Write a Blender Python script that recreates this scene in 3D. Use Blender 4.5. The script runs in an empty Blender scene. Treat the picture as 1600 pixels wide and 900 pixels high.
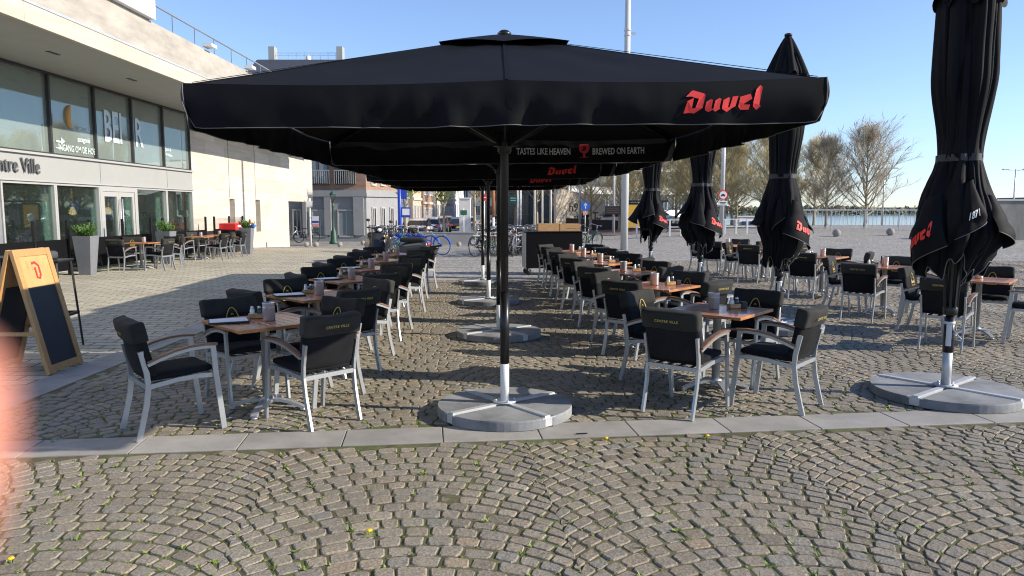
import bpy, bmesh, math, random
import numpy as np
from mathutils import Vector, Matrix, noise

random.seed(7); np.random.seed(7)
S = bpy.context.scene
COL = S.collection
PI = math.pi
R = math.radians

# ---------------------------------------------------------------- camera
PITCH = math.atan(124 / 1160)
CAMH = 1.7
cd = bpy.data.cameras.new('camera')
cam = bpy.data.objects.new('camera', cd)
COL.objects.link(cam)
cam.location = (0, 0, CAMH)
cam.rotation_euler = (PI / 2 - PITCH, 0, 0)
cd.sensor_width = 36
cd.lens = 1160 / 1600 * 36
cd.clip_start = 0.01
cd.clip_end = 3000
cd.dof.use_dof = True
cd.dof.focus_distance = 5.5
cd.dof.aperture_fstop = 8.5
S.camera = cam

# ---------------------------------------------------------------- sky, sun, exposure
SUN = Vector((1.0, -0.17, 0.485)).normalized()
w = bpy.data.worlds.new('World')
S.world = w
w.use_nodes = True
nt = w.node_tree
bg = nt.nodes['Background']
sky = nt.nodes.new('ShaderNodeTexSky')
sky.sky_type = 'NISHITA'
sky.sun_disc = False
sky.sun_elevation = math.asin(SUN.z)
sky.sun_rotation = math.atan2(SUN.x, SUN.y)
sky.air_density = 1.0
sky.dust_density = 0.0
sky.ozone_density = 2.0
tintn = nt.nodes.new('ShaderNodeVectorMath'); tintn.operation = 'MULTIPLY'
# a clear, slightly hazy spring sky: cooler towards the horizon than the model gives
geo = nt.nodes.new('ShaderNodeTexCoord'); sepn = nt.nodes.new('ShaderNodeSeparateXYZ'); rampn = nt.nodes.new('ShaderNodeValToRGB')
nt.links.new(geo.outputs['Generated'], sepn.inputs[0]); nt.links.new(sepn.outputs['Z'], rampn.inputs[0])
re_ = rampn.color_ramp.elements
re_[0].position = 0.0; re_[0].color = (0.56, 0.72, 0.98, 1); re_[1].position = 0.42; re_[1].color = (0.92, 0.95, 1.0, 1)
x_ = re_.new(0.12); x_.color = (0.74, 0.87, 1.0, 1)
tin2 = nt.nodes.new('ShaderNodeVectorMath'); tin2.operation = 'MULTIPLY'
nt.links.new(sky.outputs[0], tin2.inputs[0]); nt.links.new(rampn.outputs[0], tin2.inputs[1])
tintn.inputs[1].default_value = (1.07, 0.985, 1.06)
nt.links.new(tin2.outputs[0], tintn.inputs[0]); nt.links.new(tintn.outputs[0], bg.inputs[0])
bg.inputs[1].default_value = 0.113
sd = bpy.data.lights.new('sun', 'SUN')
sun = bpy.data.objects.new('sun', sd)
COL.objects.link(sun)
sd.energy = 4.15
sd.angle = R(0.53)
sd.color = (1.0, 0.91, 0.77)
sun.location = (30, -10, 30)
sun.rotation_euler = (-SUN).to_track_quat('-Z', 'Y').to_euler()
S.view_settings.view_transform = 'Standard'
S.view_settings.look = 'None'
S.view_settings.gamma = 1
S.view_settings.exposure = 0.84
S.render.engine = 'CYCLES'
S.cycles.max_bounces = 6
S.cycles.transparent_max_bounces = 16
S.cycles.use_denoising = True
S.cycles.filter_width = 1.1

# ---------------------------------------------------------------- helpers
def gp(u, v, z=0.018):
    """photo pixel -> point on the level z (used to read ground positions)"""
    a = (u - 800) / 1160; b = -(v - 450) / 1160
    dy = math.cos(PITCH) + b * math.sin(PITCH); dz = -math.sin(PITCH) + b * math.cos(PITCH)
    t = (z - CAMH) / dz
    return a * t, dy * t

def sstep(a, b, x):
    t = min(1, max(0, (x - a) / (b - a))); return t * t * (3 - 2 * t)

def gz(x, y):
    """height of the square: falls a little to the far left, rises to the quay"""
    return sstep(30, 46, y) * (-0.5 + 0.85 * sstep(-4, 14, x))

GZ = 0.018     # top of the setts on the terrace

MATS = {}
def mat(name, col, rough=0.6, metal=0.0, var=0.0, vs=6.0, bump=0.0, bs=60.0, spec=0.5, coat=0.0, sheen=0.0, emit=None, es=0, island=0.0, stretch=None, fade=0.0):
    if name in MATS: return MATS[name]
    m = bpy.data.materials.new(name); m.use_nodes = True
    n = m.node_tree.nodes; l = m.node_tree.links
    b = n['Principled BSDF']
    b.inputs['Base Color'].default_value = (*col, 1)
    b.inputs['Roughness'].default_value = rough
    b.inputs['Metallic'].default_value = metal
    b.inputs['Specular IOR Level'].default_value = spec
    b.inputs['Coat Weight'].default_value = coat
    b.inputs['Coat Roughness'].default_value = 0.12
    b.inputs['Sheen Weight'].default_value = sheen
    if emit:
        b.inputs['Emission Color'].default_value = (*emit, 1); b.inputs['Emission Strength'].default_value = es
    if var or bump or island:
        tc = n.new('ShaderNodeTexCoord'); vec = tc.outputs['Object']
        if stretch:
            mp = n.new('ShaderNodeMapping'); mp.inputs['Scale'].default_value = stretch
            l.new(vec, mp.inputs['Vector']); vec = mp.outputs[0]
    colsock = None
    if var:
        nz = n.new('ShaderNodeTexNoise'); nz.inputs['Scale'].default_value = vs; nz.inputs['Detail'].default_value = 6; nz.inputs['Roughness'].default_value = 0.65
        l.new(vec, nz.inputs['Vector'])
        mr = n.new('ShaderNodeMapRange'); mr.inputs[1].default_value = 0.3; mr.inputs[2].default_value = 0.7
        mr.inputs[3].default_value = 1 - var; mr.inputs[4].default_value = 1 + var
        l.new(nz.outputs[0], mr.inputs[0])
        colsock = mr.outputs[0]
    if island:
        ge = n.new('ShaderNodeNewGeometry')
        mr2 = n.new('ShaderNodeMapRange'); mr2.inputs[3].default_value = 1 - island; mr2.inputs[4].default_value = 1 + island
        l.new(ge.outputs['Random Per Island'], mr2.inputs[0])
        if colsock:
            mu = n.new('ShaderNodeMath'); mu.operation = 'MULTIPLY'
            l.new(colsock, mu.inputs[0]); l.new(mr2.outputs[0], mu.inputs[1]); colsock = mu.outputs[0]
        else: colsock = mr2.outputs[0]
    if colsock:
        vm = n.new('ShaderNodeVectorMath'); vm.operation = 'SCALE'
        vm.inputs[0].default_value = col
        l.new(colsock, vm.inputs['Scale']); l.new(vm.outputs[0], b.inputs['Base Color'])
    if bump:
        nb = n.new('ShaderNodeTexNoise'); nb.inputs['Scale'].default_value = bs; nb.inputs['Detail'].default_value = 5
        l.new(vec, nb.inputs['Vector'])
        bp = n.new('ShaderNodeBump'); bp.inputs['Strength'].default_value = bump; bp.inputs['Distance'].default_value = 0.02
        l.new(nb.outputs[0], bp.inputs['Height']); l.new(bp.outputs[0], b.inputs['Normal'])
    if fade:
        # every piece of cloth has aged a little differently
        oi = n.new('ShaderNodeObjectInfo'); mf = n.new('ShaderNodeMapRange'); mf.inputs[3].default_value = 1 - fade * .5; mf.inputs[4].default_value = 1 + fade
        l.new(oi.outputs['Random'], mf.inputs[0])
        vf = n.new('ShaderNodeVectorMath'); vf.operation = 'SCALE'; l.new(b.inputs['Base Color'].links[0].from_socket, vf.inputs[0]); l.new(mf.outputs[0], vf.inputs['Scale']); l.new(vf.outputs[0], b.inputs['Base Color'])
    MATS[name] = m
    return m

def glassmat(name, tint, refl=0.04, gl=0.9, opaque=0.0, ocol=(0.02, 0.03, 0.03), blend=0.3):
    """thin pane: tinted see-through plus a mirror layer that grows at grazing angles"""
    if name in MATS: return MATS[name]
    m = bpy.data.materials.new(name); m.use_nodes = True
    n = m.node_tree.nodes; l = m.node_tree.links
    n.remove(n['Principled BSDF'])
    out = n['Material Output']
    tr = n.new('ShaderNodeBsdfTransparent'); tr.inputs[0].default_value = (*tint, 1)
    g = n.new('ShaderNodeBsdfGlossy'); g.inputs['Roughness'].default_value = 0.01; g.inputs[0].default_value = (gl, gl, gl, 1)
    df = n.new('ShaderNodeBsdfDiffuse'); df.inputs[0].default_value = (*ocol, 1)
    mx0 = n.new('ShaderNodeMixShader'); mx0.inputs[0].default_value = opaque
    l.new(tr.outputs[0], mx0.inputs[1]); l.new(df.outputs[0], mx0.inputs[2])
    fr = n.new('ShaderNodeLayerWeight'); fr.inputs['Blend'].default_value = blend
    mr = n.new('ShaderNodeMapRange'); mr.inputs[3].default_value = refl; mr.inputs[4].default_value = 0.9
    l.new(fr.outputs['Fresnel'], mr.inputs[0])
    mx = n.new('ShaderNodeMixShader')
    l.new(mr.outputs[0], mx.inputs[0]); l.new(mx0.outputs[0], mx.inputs[1]); l.new(g.outputs[0], mx.inputs[2])
    l.new(mx.outputs[0], out.inputs[0])
    MATS[name] = m
    return m

class MB:
    """collects shapes into one mesh"""
    def __init__(s): s.v = []; s.f = []; s.sm = []
    def add(s, vs, fs, smooth=False):
        o = len(s.v)
        s.v += [tuple(p) for p in vs]
        s.f += [tuple(i + o for i in f) for f in fs]
        s.sm += [smooth] * len(fs)
        return s
    def box(s, c, d, rot=None, bev=0.0):
        hx, hy, hz = d[0] / 2, d[1] / 2, d[2] / 2
        c = Vector(c)
        if bev <= 0:
            vs = [Vector((x * hx, y * hy, z * hz)) for x in (-1, 1) for y in (-1, 1) for z in (-1, 1)]
            fs = [(0, 1, 3, 2), (4, 6, 7, 5), (0, 4, 5, 1), (2, 3, 7, 6), (0, 2, 6, 4), (1, 5, 7, 3)]
        else:
            bm = bmesh.new(); bmesh.ops.create_cube(bm, size=1.0)
            for q in bm.verts: q.co = Vector((q.co.x * d[0], q.co.y * d[1], q.co.z * d[2]))
            bmesh.ops.bevel(bm, geom=bm.edges[:], offset=bev, segments=2, affect='EDGES', profile=0.5)
            bm.verts.index_update()
            vs = [q.co.copy() for q in bm.verts]; fs = [tuple(q.index for q in f.verts) for f in bm.faces]; bm.free()
        if rot is not None: vs = [rot @ q for q in vs]
        return s.add([q + c for q in vs], fs)
    def bar(s, p, q, w_, h_=None, up=(0, 0, 1)):
        """rectangular bar from p to q"""
        p = Vector(p); q = Vector(q); d = q - p; h_ = h_ or w_
        return s.sweep([p, q], w_, h_, up)
    def sweep(s, pts, w_, h_, up=(0, 0, 1), cap=True):
        """rectangular section (w_ along side, h_ along up) swept along pts"""
        pts = [Vector(p) for p in pts]; up = Vector(up); vs = []; fs = []
        for i, p in enumerate(pts):
            t = (pts[min(i + 1, len(pts) - 1)] - pts[max(i - 1, 0)]).normalized()
            sd_ = t.cross(up)
            if sd_.length < 1e-4: sd_ = t.cross(Vector((1, 0, 0)))
            sd_.normalize(); u_ = sd_.cross(t).normalized()
            for a, b in ((-1, -1), (1, -1), (1, 1), (-1, 1)): vs.append(p + sd_ * a * w_ / 2 + u_ * b * h_ / 2)
        for i in range(len(pts) - 1):
            for k in range(4):
                a = i * 4 + k; b = i * 4 + (k + 1) % 4
                fs.append((a, b, b + 4, a + 4))
        if cap: fs += [(3, 2, 1, 0), tuple(len(vs) - 4 + k for k in range(4))]
        return s.add(vs, fs)
    def tube(s, pts, r, n=8, cap=True, closed=False):
        pts = [Vector(p) for p in pts]; N = len(pts); vs = []; fs = []
        rr = r if isinstance(r, (list, tuple)) else [r] * N
        ref = None
        for i, p in enumerate(pts):
            if closed: t = (pts[(i + 1) % N] - pts[i - 1]).normalized()
            else: t = (pts[min(i + 1, N - 1)] - pts[max(i - 1, 0)]).normalized()
            if ref is None:
                ref = Vector((0, 0, 1)) if abs(t.z) < 0.9 else Vector((1, 0, 0))
            a = t.cross(ref)
            if a.length < 1e-5: a = t.orthogonal()
            a.normalize(); b = t.cross(a).normalized(); ref = a.cross(t)
            for k in range(n):
                th = 2 * PI * k / n
                vs.append(p + (a * math.cos(th) + b * math.sin(th)) * rr[i])
        M_ = N if closed else N - 1
        for i in range(M_):
            for k in range(n):
                a0 = i * n + k; a1 = i * n + (k + 1) % n; j = ((i + 1) % N) * n
                fs.append((a0, a1, j + (k + 1) % n, j + k))
        s.add(vs, fs, True)
        if cap and not closed:
            o = len(s.v) - len(vs)
            s.f += [tuple(o + k for k in reversed(range(n))), tuple(o + (N - 1) * n + k for k in range(n))]; s.sm += [False, False]
        return s
    def lathe(s, prof, n=16, c=(0, 0, 0), smooth=True):
        """profile of (r, z) turned about z"""
        vs = []; fs = []
        for r, z in prof:
            for k in range(n):
                th = 2 * PI * k / n; vs.append((c[0] + r * math.cos(th), c[1] + r * math.sin(th), c[2] + z))
        for i in range(len(prof) - 1):
            for k in range(n):
                a = i * n + k; b = i * n + (k + 1) % n
                fs.append((a, b, b + n, a + n))
        if prof[0][0] > 1e-4: fs.append(tuple(reversed(range(n))))
        if prof[-1][0] > 1e-4: fs.append(tuple((len(prof) - 1) * n + k for k in range(n)))
        return s.add(vs, fs, smooth)
    def prism(s, poly, z0, z1, fn=None):
        """polygon in xy extruded z0..z1; fn maps (x,y,z) to space"""
        n = len(poly); vs = [(x, y, z0) for x, y in poly] + [(x, y, z1) for x, y in poly]
        fs = [tuple(reversed(range(n))), tuple(range(n, 2 * n))] + [(i, (i + 1) % n, (i + 1) % n + n, i + n) for i in range(n)]
        if fn: vs = [fn(*p) for p in vs]
        return s.add(vs, fs)
    def grid(s, fn, nu, nv, smooth=True, wrap=False):
        vs = [fn(i / (nu if wrap else nu - 1), j / (nv - 1)) for j in range(nv) for i in range(nu)]
        fs = []
        for j in range(nv - 1):
            for i in range(nu if wrap else nu - 1):
                a = j * nu + i; b = j * nu + (i + 1) % nu
                fs.append((a, b, b + nu, a + nu))
        return s.add(vs, fs, smooth)
    def ico(s, c, r, sub=2, sc=(1, 1, 1), jit=0.0):
        bm = bmesh.new(); bmesh.ops.create_icosphere(bm, subdivisions=sub, radius=1)
        bm.verts.index_update()
        vs = []
        for q in bm.verts:
            k = 1 + (jit * noise.noise(q.co * 1.7 + Vector(c)) if jit else 0)
            vs.append((c[0] + q.co.x * r * sc[0] * k, c[1] + q.co.y * r * sc[1] * k, c[2] + q.co.z * r * sc[2] * k))
        fs = [tuple(q.index for q in f.verts) for f in bm.faces]; bm.free()
        return s.add(vs, fs, True)
    def softbox(s, d, r, seg=(6, 2, 6), M_=None, nz=0.0, nsc=4.0, seed=0, puff=0.0, axis=2, bend=None):
        """cushion: rounded box with subdivided faces, optional puff along axis and wrinkle noise"""
        h = [x / 2 for x in d]; bm = bmesh.new()
        idx = {}; vs = []; fs = []
        def vert(i, j, k):
            key = (i, j, k)
            if key in idx: return idx[key]
            p = Vector((-1 + 2 * i / seg[0], -1 + 2 * j / seg[1], -1 + 2 * k / seg[2]))
            q = Vector((p.x * h[0], p.y * h[1], p.z * h[2]))
            c = Vector([max(-(h[a] - r), min(h[a] - r, q[a])) for a in range(3)])
            dd = q - c
            if dd.length > 1e-6: q = c + dd.normalized() * r
            if puff:
                o = [a for a in range(3) if a != axis]
                q[axis] += puff * p[axis] * (1 - p[o[0]] ** 2) * (1 - p[o[1]] ** 2)
            if nz: q += Vector((noise.noise(q * nsc + Vector((seed, 0, 0))), noise.noise(q * nsc + Vector((0, seed + 9, 0))), noise.noise(q * nsc + Vector((0, 0, seed + 5))))) * nz
            if bend: q = bend(q)
            if M_ is not None: q = M_ @ q
            idx[key] = len(vs); vs.append(q); return idx[key]
        X, Y, Z = seg
        for a in range(Y):
            for b in range(Z):
                fs.append((vert(0, a, b), vert(0, a, b + 1), vert(0, a + 1, b + 1), vert(0, a + 1, b)))
                fs.append((vert(X, a, b), vert(X, a + 1, b), vert(X, a + 1, b + 1), vert(X, a, b + 1)))
        for a in range(X):
            for b in range(Z):
                fs.append((vert(a, 0, b), vert(a + 1, 0, b), vert(a + 1, 0, b + 1), vert(a, 0, b + 1)))
                fs.append((vert(a, Y, b), vert(a, Y, b + 1), vert(a + 1, Y, b + 1), vert(a + 1, Y, b)))
        for a in range(X):
            for b in range(Y):
                fs.append((vert(a, b, 0), vert(a, b + 1, 0), vert(a + 1, b + 1, 0), vert(a + 1, b, 0)))
                fs.append((vert(a, b, Z), vert(a + 1, b, Z), vert(a + 1, b + 1, Z), vert(a, b + 1, Z)))
        bm.free()
        return s.add(vs, fs, True)
    def leaf(s, p, d, up, ln, wd):
        p = Vector(p); d = d.normalized(); sd_ = d.cross(up)
        if sd_.length < 1e-4: sd_ = d.orthogonal()
        sd_.normalize()
        o = len(s.v)
        s.v += [tuple(p), tuple(p + d * ln * .5 + sd_ * wd * .5), tuple(p + d * ln), tuple(p + d * ln * .5 - sd_ * wd * .5)]
        s.f.append((o, o + 1, o + 2, o + 3)); s.sm.append(False)
    def mesh(s, name, m=None):
        me = bpy.data.meshes.new(name)
        me.from_pydata(s.v, [], s.f)
        me.polygons.foreach_set('use_smooth', s.sm)
        if m: me.materials.append(m)
        me.update()
        return me
    def build(s, name, m=None, parent=None, loc=None):
        o = bpy.data.objects.new(name, s.mesh(name, m)); COL.objects.link(o)
        if parent is not None: o.parent = parent
        if loc is not None: o.location = loc
        return o

_font_cache = {}
def text_geo(txt, size=1.0, bold=0.0, shear=0.0, space=1.0, res=2, sx=1.0):
    """flat triangulated lettering as (verts2d, faces), centred on x, baseline y=0"""
    key = (txt, size, bold, shear, space, sx)
    if key in _font_cache: return _font_cache[key]
    cu = bpy.data.curves.new('lettering', 'FONT'); cu.body = txt; cu.size = size; cu.offset = bold; cu.shear = shear
    cu.space_character = space; cu.resolution_u = res; cu.align_x = 'CENTER'
    o = bpy.data.objects.new('lettering', cu); COL.objects.link(o)
    dg = bpy.context.evaluated_depsgraph_get(); dg.update()
    me = bpy.data.meshes.new_from_object(o.evaluated_get(dg))
    vs = [(q.co.x * sx, q.co.y) for q in me.vertices]; fs = [tuple(f.vertices) for f in me.polygons]
    bpy.data.objects.remove(o); bpy.data.curves.remove(cu); bpy.data.meshes.remove(me)
    _font_cache[key] = (vs, fs)
    return vs, fs

def put_text(mb, txt, fn, size, **k):
    vs, fs = text_geo(txt, size, **k)
    mb.add([fn(x, y) for x, y in vs], fs)
    return mb

def poly_geo(mb, polys, fn):
    """filled outlines (with optional holes given as bridged outlines), triangulated by bmesh"""
    for pl in polys:
        bm = bmesh.new()
        vv = [bm.verts.new((x, y, 0)) for x, y in pl]
        f = bm.faces.new(vv); bm.normal_update()
        bmesh.ops.triangulate(bm, faces=[f], ngon_method='EAR_CLIP')
        # refine so the lettering can follow a curved cloth
        bm.verts.index_update()
        mb.add([fn(q.co.x, q.co.y) for q in bm.verts], [tuple(q.index for q in g.verts) for g in bm.faces])
        bm.free()
    return mb

def tag(o, label=None, cat=None, group=None, kind=None):
    if label: o['label'] = label
    if cat: o['category'] = cat
    if group: o['group'] = group
    if kind: o['kind'] = kind
    return o

def thing(name, label, cat, loc=(0, 0, 0), rz=0.0, group=None):
    o = bpy.data.objects.new(name, None); COL.objects.link(o)
    o.location = loc; o.rotation_euler = (0, 0, rz)
    o.empty_display_size = 0.1
    return tag(o, label, cat, group)

def copy_tree(o, parent=None):
    c = o.copy(); COL.objects.link(c)
    if parent is not None: c.parent = parent
    for ch in o.children: copy_tree(ch, c)
    return c

def dup(root, loc, rz, label, group=None):
    kids = list(root.children)
    c = root.copy(); COL.objects.link(c)
    c.location = loc; c.rotation_euler = (0, 0, rz); c['label'] = label
    if group: c['group'] = group
    for ch in kids: copy_tree(ch, c)
    return c
# ================================================================ GROUND
def ground_material(name, c1, c2, scale, joint, rough=0.85, patch=0.25, kind='voronoi', bw=0.21, bh=0.105, rot=0.0, bump=0.5):
    m = bpy.data.materials.new(name); m.use_nodes = True
    n = m.node_tree.nodes; l = m.node_tree.links; b = n['Principled BSDF']
    b.inputs['Roughness'].default_value = rough; b.inputs['Specular IOR Level'].default_value = 0.3
    tc = n.new('ShaderNodeTexCoord'); mp = n.new('ShaderNodeMapping'); mp.inputs['Rotation'].default_value = (0, 0, rot)
    l.new(tc.outputs['Object'], mp.inputs['Vector'])
    big = n.new('ShaderNodeTexNoise'); big.inputs['Scale'].default_value = 0.35; big.inputs['Detail'].default_value = 8
    l.new(mp.outputs[0], big.inputs['Vector'])
    fine = n.new('ShaderNodeTexNoise'); fine.inputs['Scale'].default_value = 28; fine.inputs['Detail'].default_value = 4
    l.new(mp.outputs[0], fine.inputs['Vector'])
    if kind == 'voronoi':
        vo = n.new('ShaderNodeTexVoronoi'); vo.inputs['Scale'].default_value = scale; vo.feature = 'F1'
        l.new(mp.outputs[0], vo.inputs['Vector'])
        ve = n.new('ShaderNodeTexVoronoi'); ve.inputs['Scale'].default_value = scale; ve.feature = 'DISTANCE_TO_EDGE'
        l.new(mp.outputs[0], ve.inputs['Vector'])
        sep = n.new('ShaderNodeSeparateColor'); l.new(vo.outputs['Color'], sep.inputs[0]); cell = sep.outputs[0]
        ed = n.new('ShaderNodeMapRange'); ed.inputs[1].default_value = 0.02; ed.inputs[2].default_value = 0.12
        l.new(ve.outputs['Distance'], ed.inputs[0]); edge = ed.outputs[0]
        mixc = n.new('ShaderNodeMix'); mixc.data_type = 'RGBA'
        mixc.inputs[6].default_value = (*c1, 1); mixc.inputs[7].default_value = (*c2, 1); l.new(cell, mixc.inputs[0])
        base = mixc.outputs[2]
    else:
        br = n.new('ShaderNodeTexBrick'); br.inputs['Scale'].default_value = 1.0
        br.inputs['Brick Width'].default_value = bw; br.inputs['Row Height'].default_value = bh
        br.inputs['Mortar Size'].default_value = 0.013; br.inputs['Mortar Smooth'].default_value = 0.3
        br.inputs['Color1'].default_value = (*c1, 1); br.inputs['Color2'].default_value = (*c2, 1); br.inputs['Mortar'].default_value = (*joint, 1)
        l.new(mp.outputs[0], br.inputs['Vector'])
        base = br.outputs['Color']
        inv = n.new('ShaderNodeMath'); inv.operation = 'SUBTRACT'; inv.inputs[0].default_value = 1.0; l.new(br.outputs['Fac'], inv.inputs[1]); edge = inv.outputs[0]
    mr = n.new('ShaderNodeMapRange'); mr.inputs[1].default_value = 0.3; mr.inputs[2].default_value = 0.7; mr.inputs[3].default_value = 1 - patch; mr.inputs[4].default_value = 1 + patch
    l.new(big.outputs[0], mr.inputs[0])
    mr2 = n.new('ShaderNodeMapRange'); mr2.inputs[1].default_value = 0.25; mr2.inputs[2].default_value = 0.75; mr2.inputs[3].default_value = 0.72; mr2.inputs[4].default_value = 1.28
    l.new(fine.outputs[0], mr2.inputs[0])
    mu = n.new('ShaderNodeMath'); mu.operation = 'MULTIPLY'; l.new(mr.outputs[0], mu.inputs[0]); l.new(mr2.outputs[0], mu.inputs[1])
    vm = n.new('ShaderNodeVectorMath'); vm.operation = 'SCALE'; l.new(base, vm.inputs[0]); l.new(mu.outputs[0], vm.inputs['Scale'])
    if kind == 'voronoi':
        mj = n.new('ShaderNodeMix'); mj.data_type = 'RGBA'; mj.inputs[6].default_value = (*joint, 1)
        l.new(edge, mj.inputs[0]); l.new(vm.outputs[0], mj.inputs[7]); fin = mj.outputs[2]
    else: fin = vm.outputs[0]
    l.new(fin, b.inputs['Base Color'])
    hs = n.new('ShaderNodeMath'); hs.operation = 'MULTIPLY_ADD'; hs.inputs[1].default_value = 0.35
    l.new(fine.outputs[0], hs.inputs[0]); l.new(edge, hs.inputs[2])
    bp = n.new('ShaderNodeBump'); bp.inputs['Strength'].default_value = bump; bp.inputs['Distance'].default_value = 0.012
    l.new(hs.outputs[0], bp.inputs['Height']); l.new(bp.outputs[0], b.inputs['Normal'])
    return m

M_square = ground_material('square_setts', (0.26, 0.245, 0.222), (0.43, 0.405, 0.365), 8.5, (0.15, 0.142, 0.125), patch=0.10)
M_pavers = ground_material('clay_pavers', (0.39, 0.355, 0.275), (0.49, 0.445, 0.345), 1, (0.10, 0.09, 0.065), kind='brick', bw=0.42, bh=0.21, rot=R(-4), patch=0.14, bump=0.8)
M_bed = ground_material('joint_soil', (0.12, 0.10, 0.06), (0.10, 0.115, 0.042), 3.0, (0.10, 0.09, 0.05), patch=0.4)
M_road = ground_material('road_red_grey', (0.16, 0.115, 0.105), (0.19, 0.14, 0.125), 6, (0.13, 0.1, 0.09), patch=0.1)

def lines(a, b, fine, step, coarse):
    v = a; out = []
    while v < b:
        out.append(v); v += step if fine[0] <= v < fine[1] else coarse
    return out + [b]

def sheet(mb, xs, ys, dz, keep=None):
    vs = [(x, y, gz(x, y) + dz) for y in ys for x in xs]; n = len(xs); fs = []
    for j in range(len(ys) - 1):
        for i in range(n - 1):
            if keep and not keep((xs[i] + xs[i + 1]) / 2, (ys[j] + ys[j + 1]) / 2): continue
            fs.append((j * n + i, j * n + i + 1, (j + 1) * n + i + 1, (j + 1) * n + i))
    return mb.add(vs, fs, True)

g = MB()
QX, QY = 8.0, 62.0                      # the quay: no ground beyond it on the right
sheet(g, sorted(set(lines(-600, 600, (-30, 40), 2, 30) + [QX])), sorted(set(lines(-40, 900, (26, 50), 2, 14) + [QY])), 0.0, lambda x, y: not (x > QX and y > QY))
tag(g.build('ground', M_square), kind='structure')
q = MB(); q.box((304, QY + 0.15, -1.2), (592, 0.3, 3.0)); q.box((QX - 0.15, 200, -1.4), (0.3, 275, 2.6))
tag(q.build('quay_wall', mat('quay_stone', (0.22, 0.21, 0.19), 0.9, var=0.3, vs=1.5, bump=0.4, bs=8)), kind='structure')
wt = MB(); wt.add([(QX, QY, -1.7), (900, QY, -1.7), (900, 420, -1.7), (QX, 420, -1.7)], [(0, 1, 2, 3)])
tag(wt.build('water', mat('river_water', (0.05, 0.09, 0.13), 0.12, bump=0.35, bs=0.9, spec=0.6)), kind='structure')

SL = 0.115                              # the kerb lines run a little askew to the view
def front_near(x): return 5.29 + SL * x
def front_far(x): return 5.68 + SL * x
LX0, LX1 = -4.68, -4.28                 # left kerb strip
FARY = 17.55

p = MB()
sheet(p, [-12.2, -11, -10, -9, -8, -7, -6, -5.3, LX0 - 0.004], lines(1.0, 62, (26, 48), 2, 6), 0.006, lambda x, y: 4.5 < y < 33)
tag(p.build('paved_walk', M_pavers), kind='structure')
bed = MB(); bed.add([(x_, y_, .0088) for x_, y_ in ((-9, 0.6), (20, 0.6), (20, 24), (3.6, 24), (3.6, 17.6), (-4.5, 17.6), (-4.5, 4.4), (-9, 4.2))], [(0, 1, 2, 3, 4, 5, 6, 7)])
tag(bed.build('joint_bed', M_bed), kind='structure')

# kerb strips of long grey slabs
k = MB()
M_slab = mat('bluestone_slab', (0.30, 0.285, 0.262), 0.75, var=0.2, vs=2.4, bump=0.12, bs=90, island=0.09)
ca, sa = math.cos(math.atan(SL)), math.sin(math.atan(SL))
rot = Matrix.Rotation(math.atan(SL), 3, 'Z')
for i in range(-7, 22):
    xm = -1.96 + 0.72 * i + 0.36
    k.box((xm, (front_near(xm) + front_far(xm)) / 2, -0.03), (0.72 * math.sqrt(1 + SL * SL) - 0.008, 0.38, 0.096), rot, bev=0.004)
y = 5.25
while y < FARY:
    k.box(((LX0 + LX1) / 2, y + 0.36, -0.03), (0.39, 0.712, 0.09), None, bev=0.004); y += 0.72
x = LX0
while x < 3.5:
    k.box((x + 0.36, FARY + 0.2, -0.03), (0.712, 0.39, 0.09), None, bev=0.004); x += 0.72
for yy in (21.6, 24.6):
    x = -9
    while x < 14:
        k.box((x + 0.5, yy, -0.035), (0.992, 0.16, 0.09)); x += 1.0
tag(k.build('kerb_strip', M_slab), kind='structure')

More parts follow.
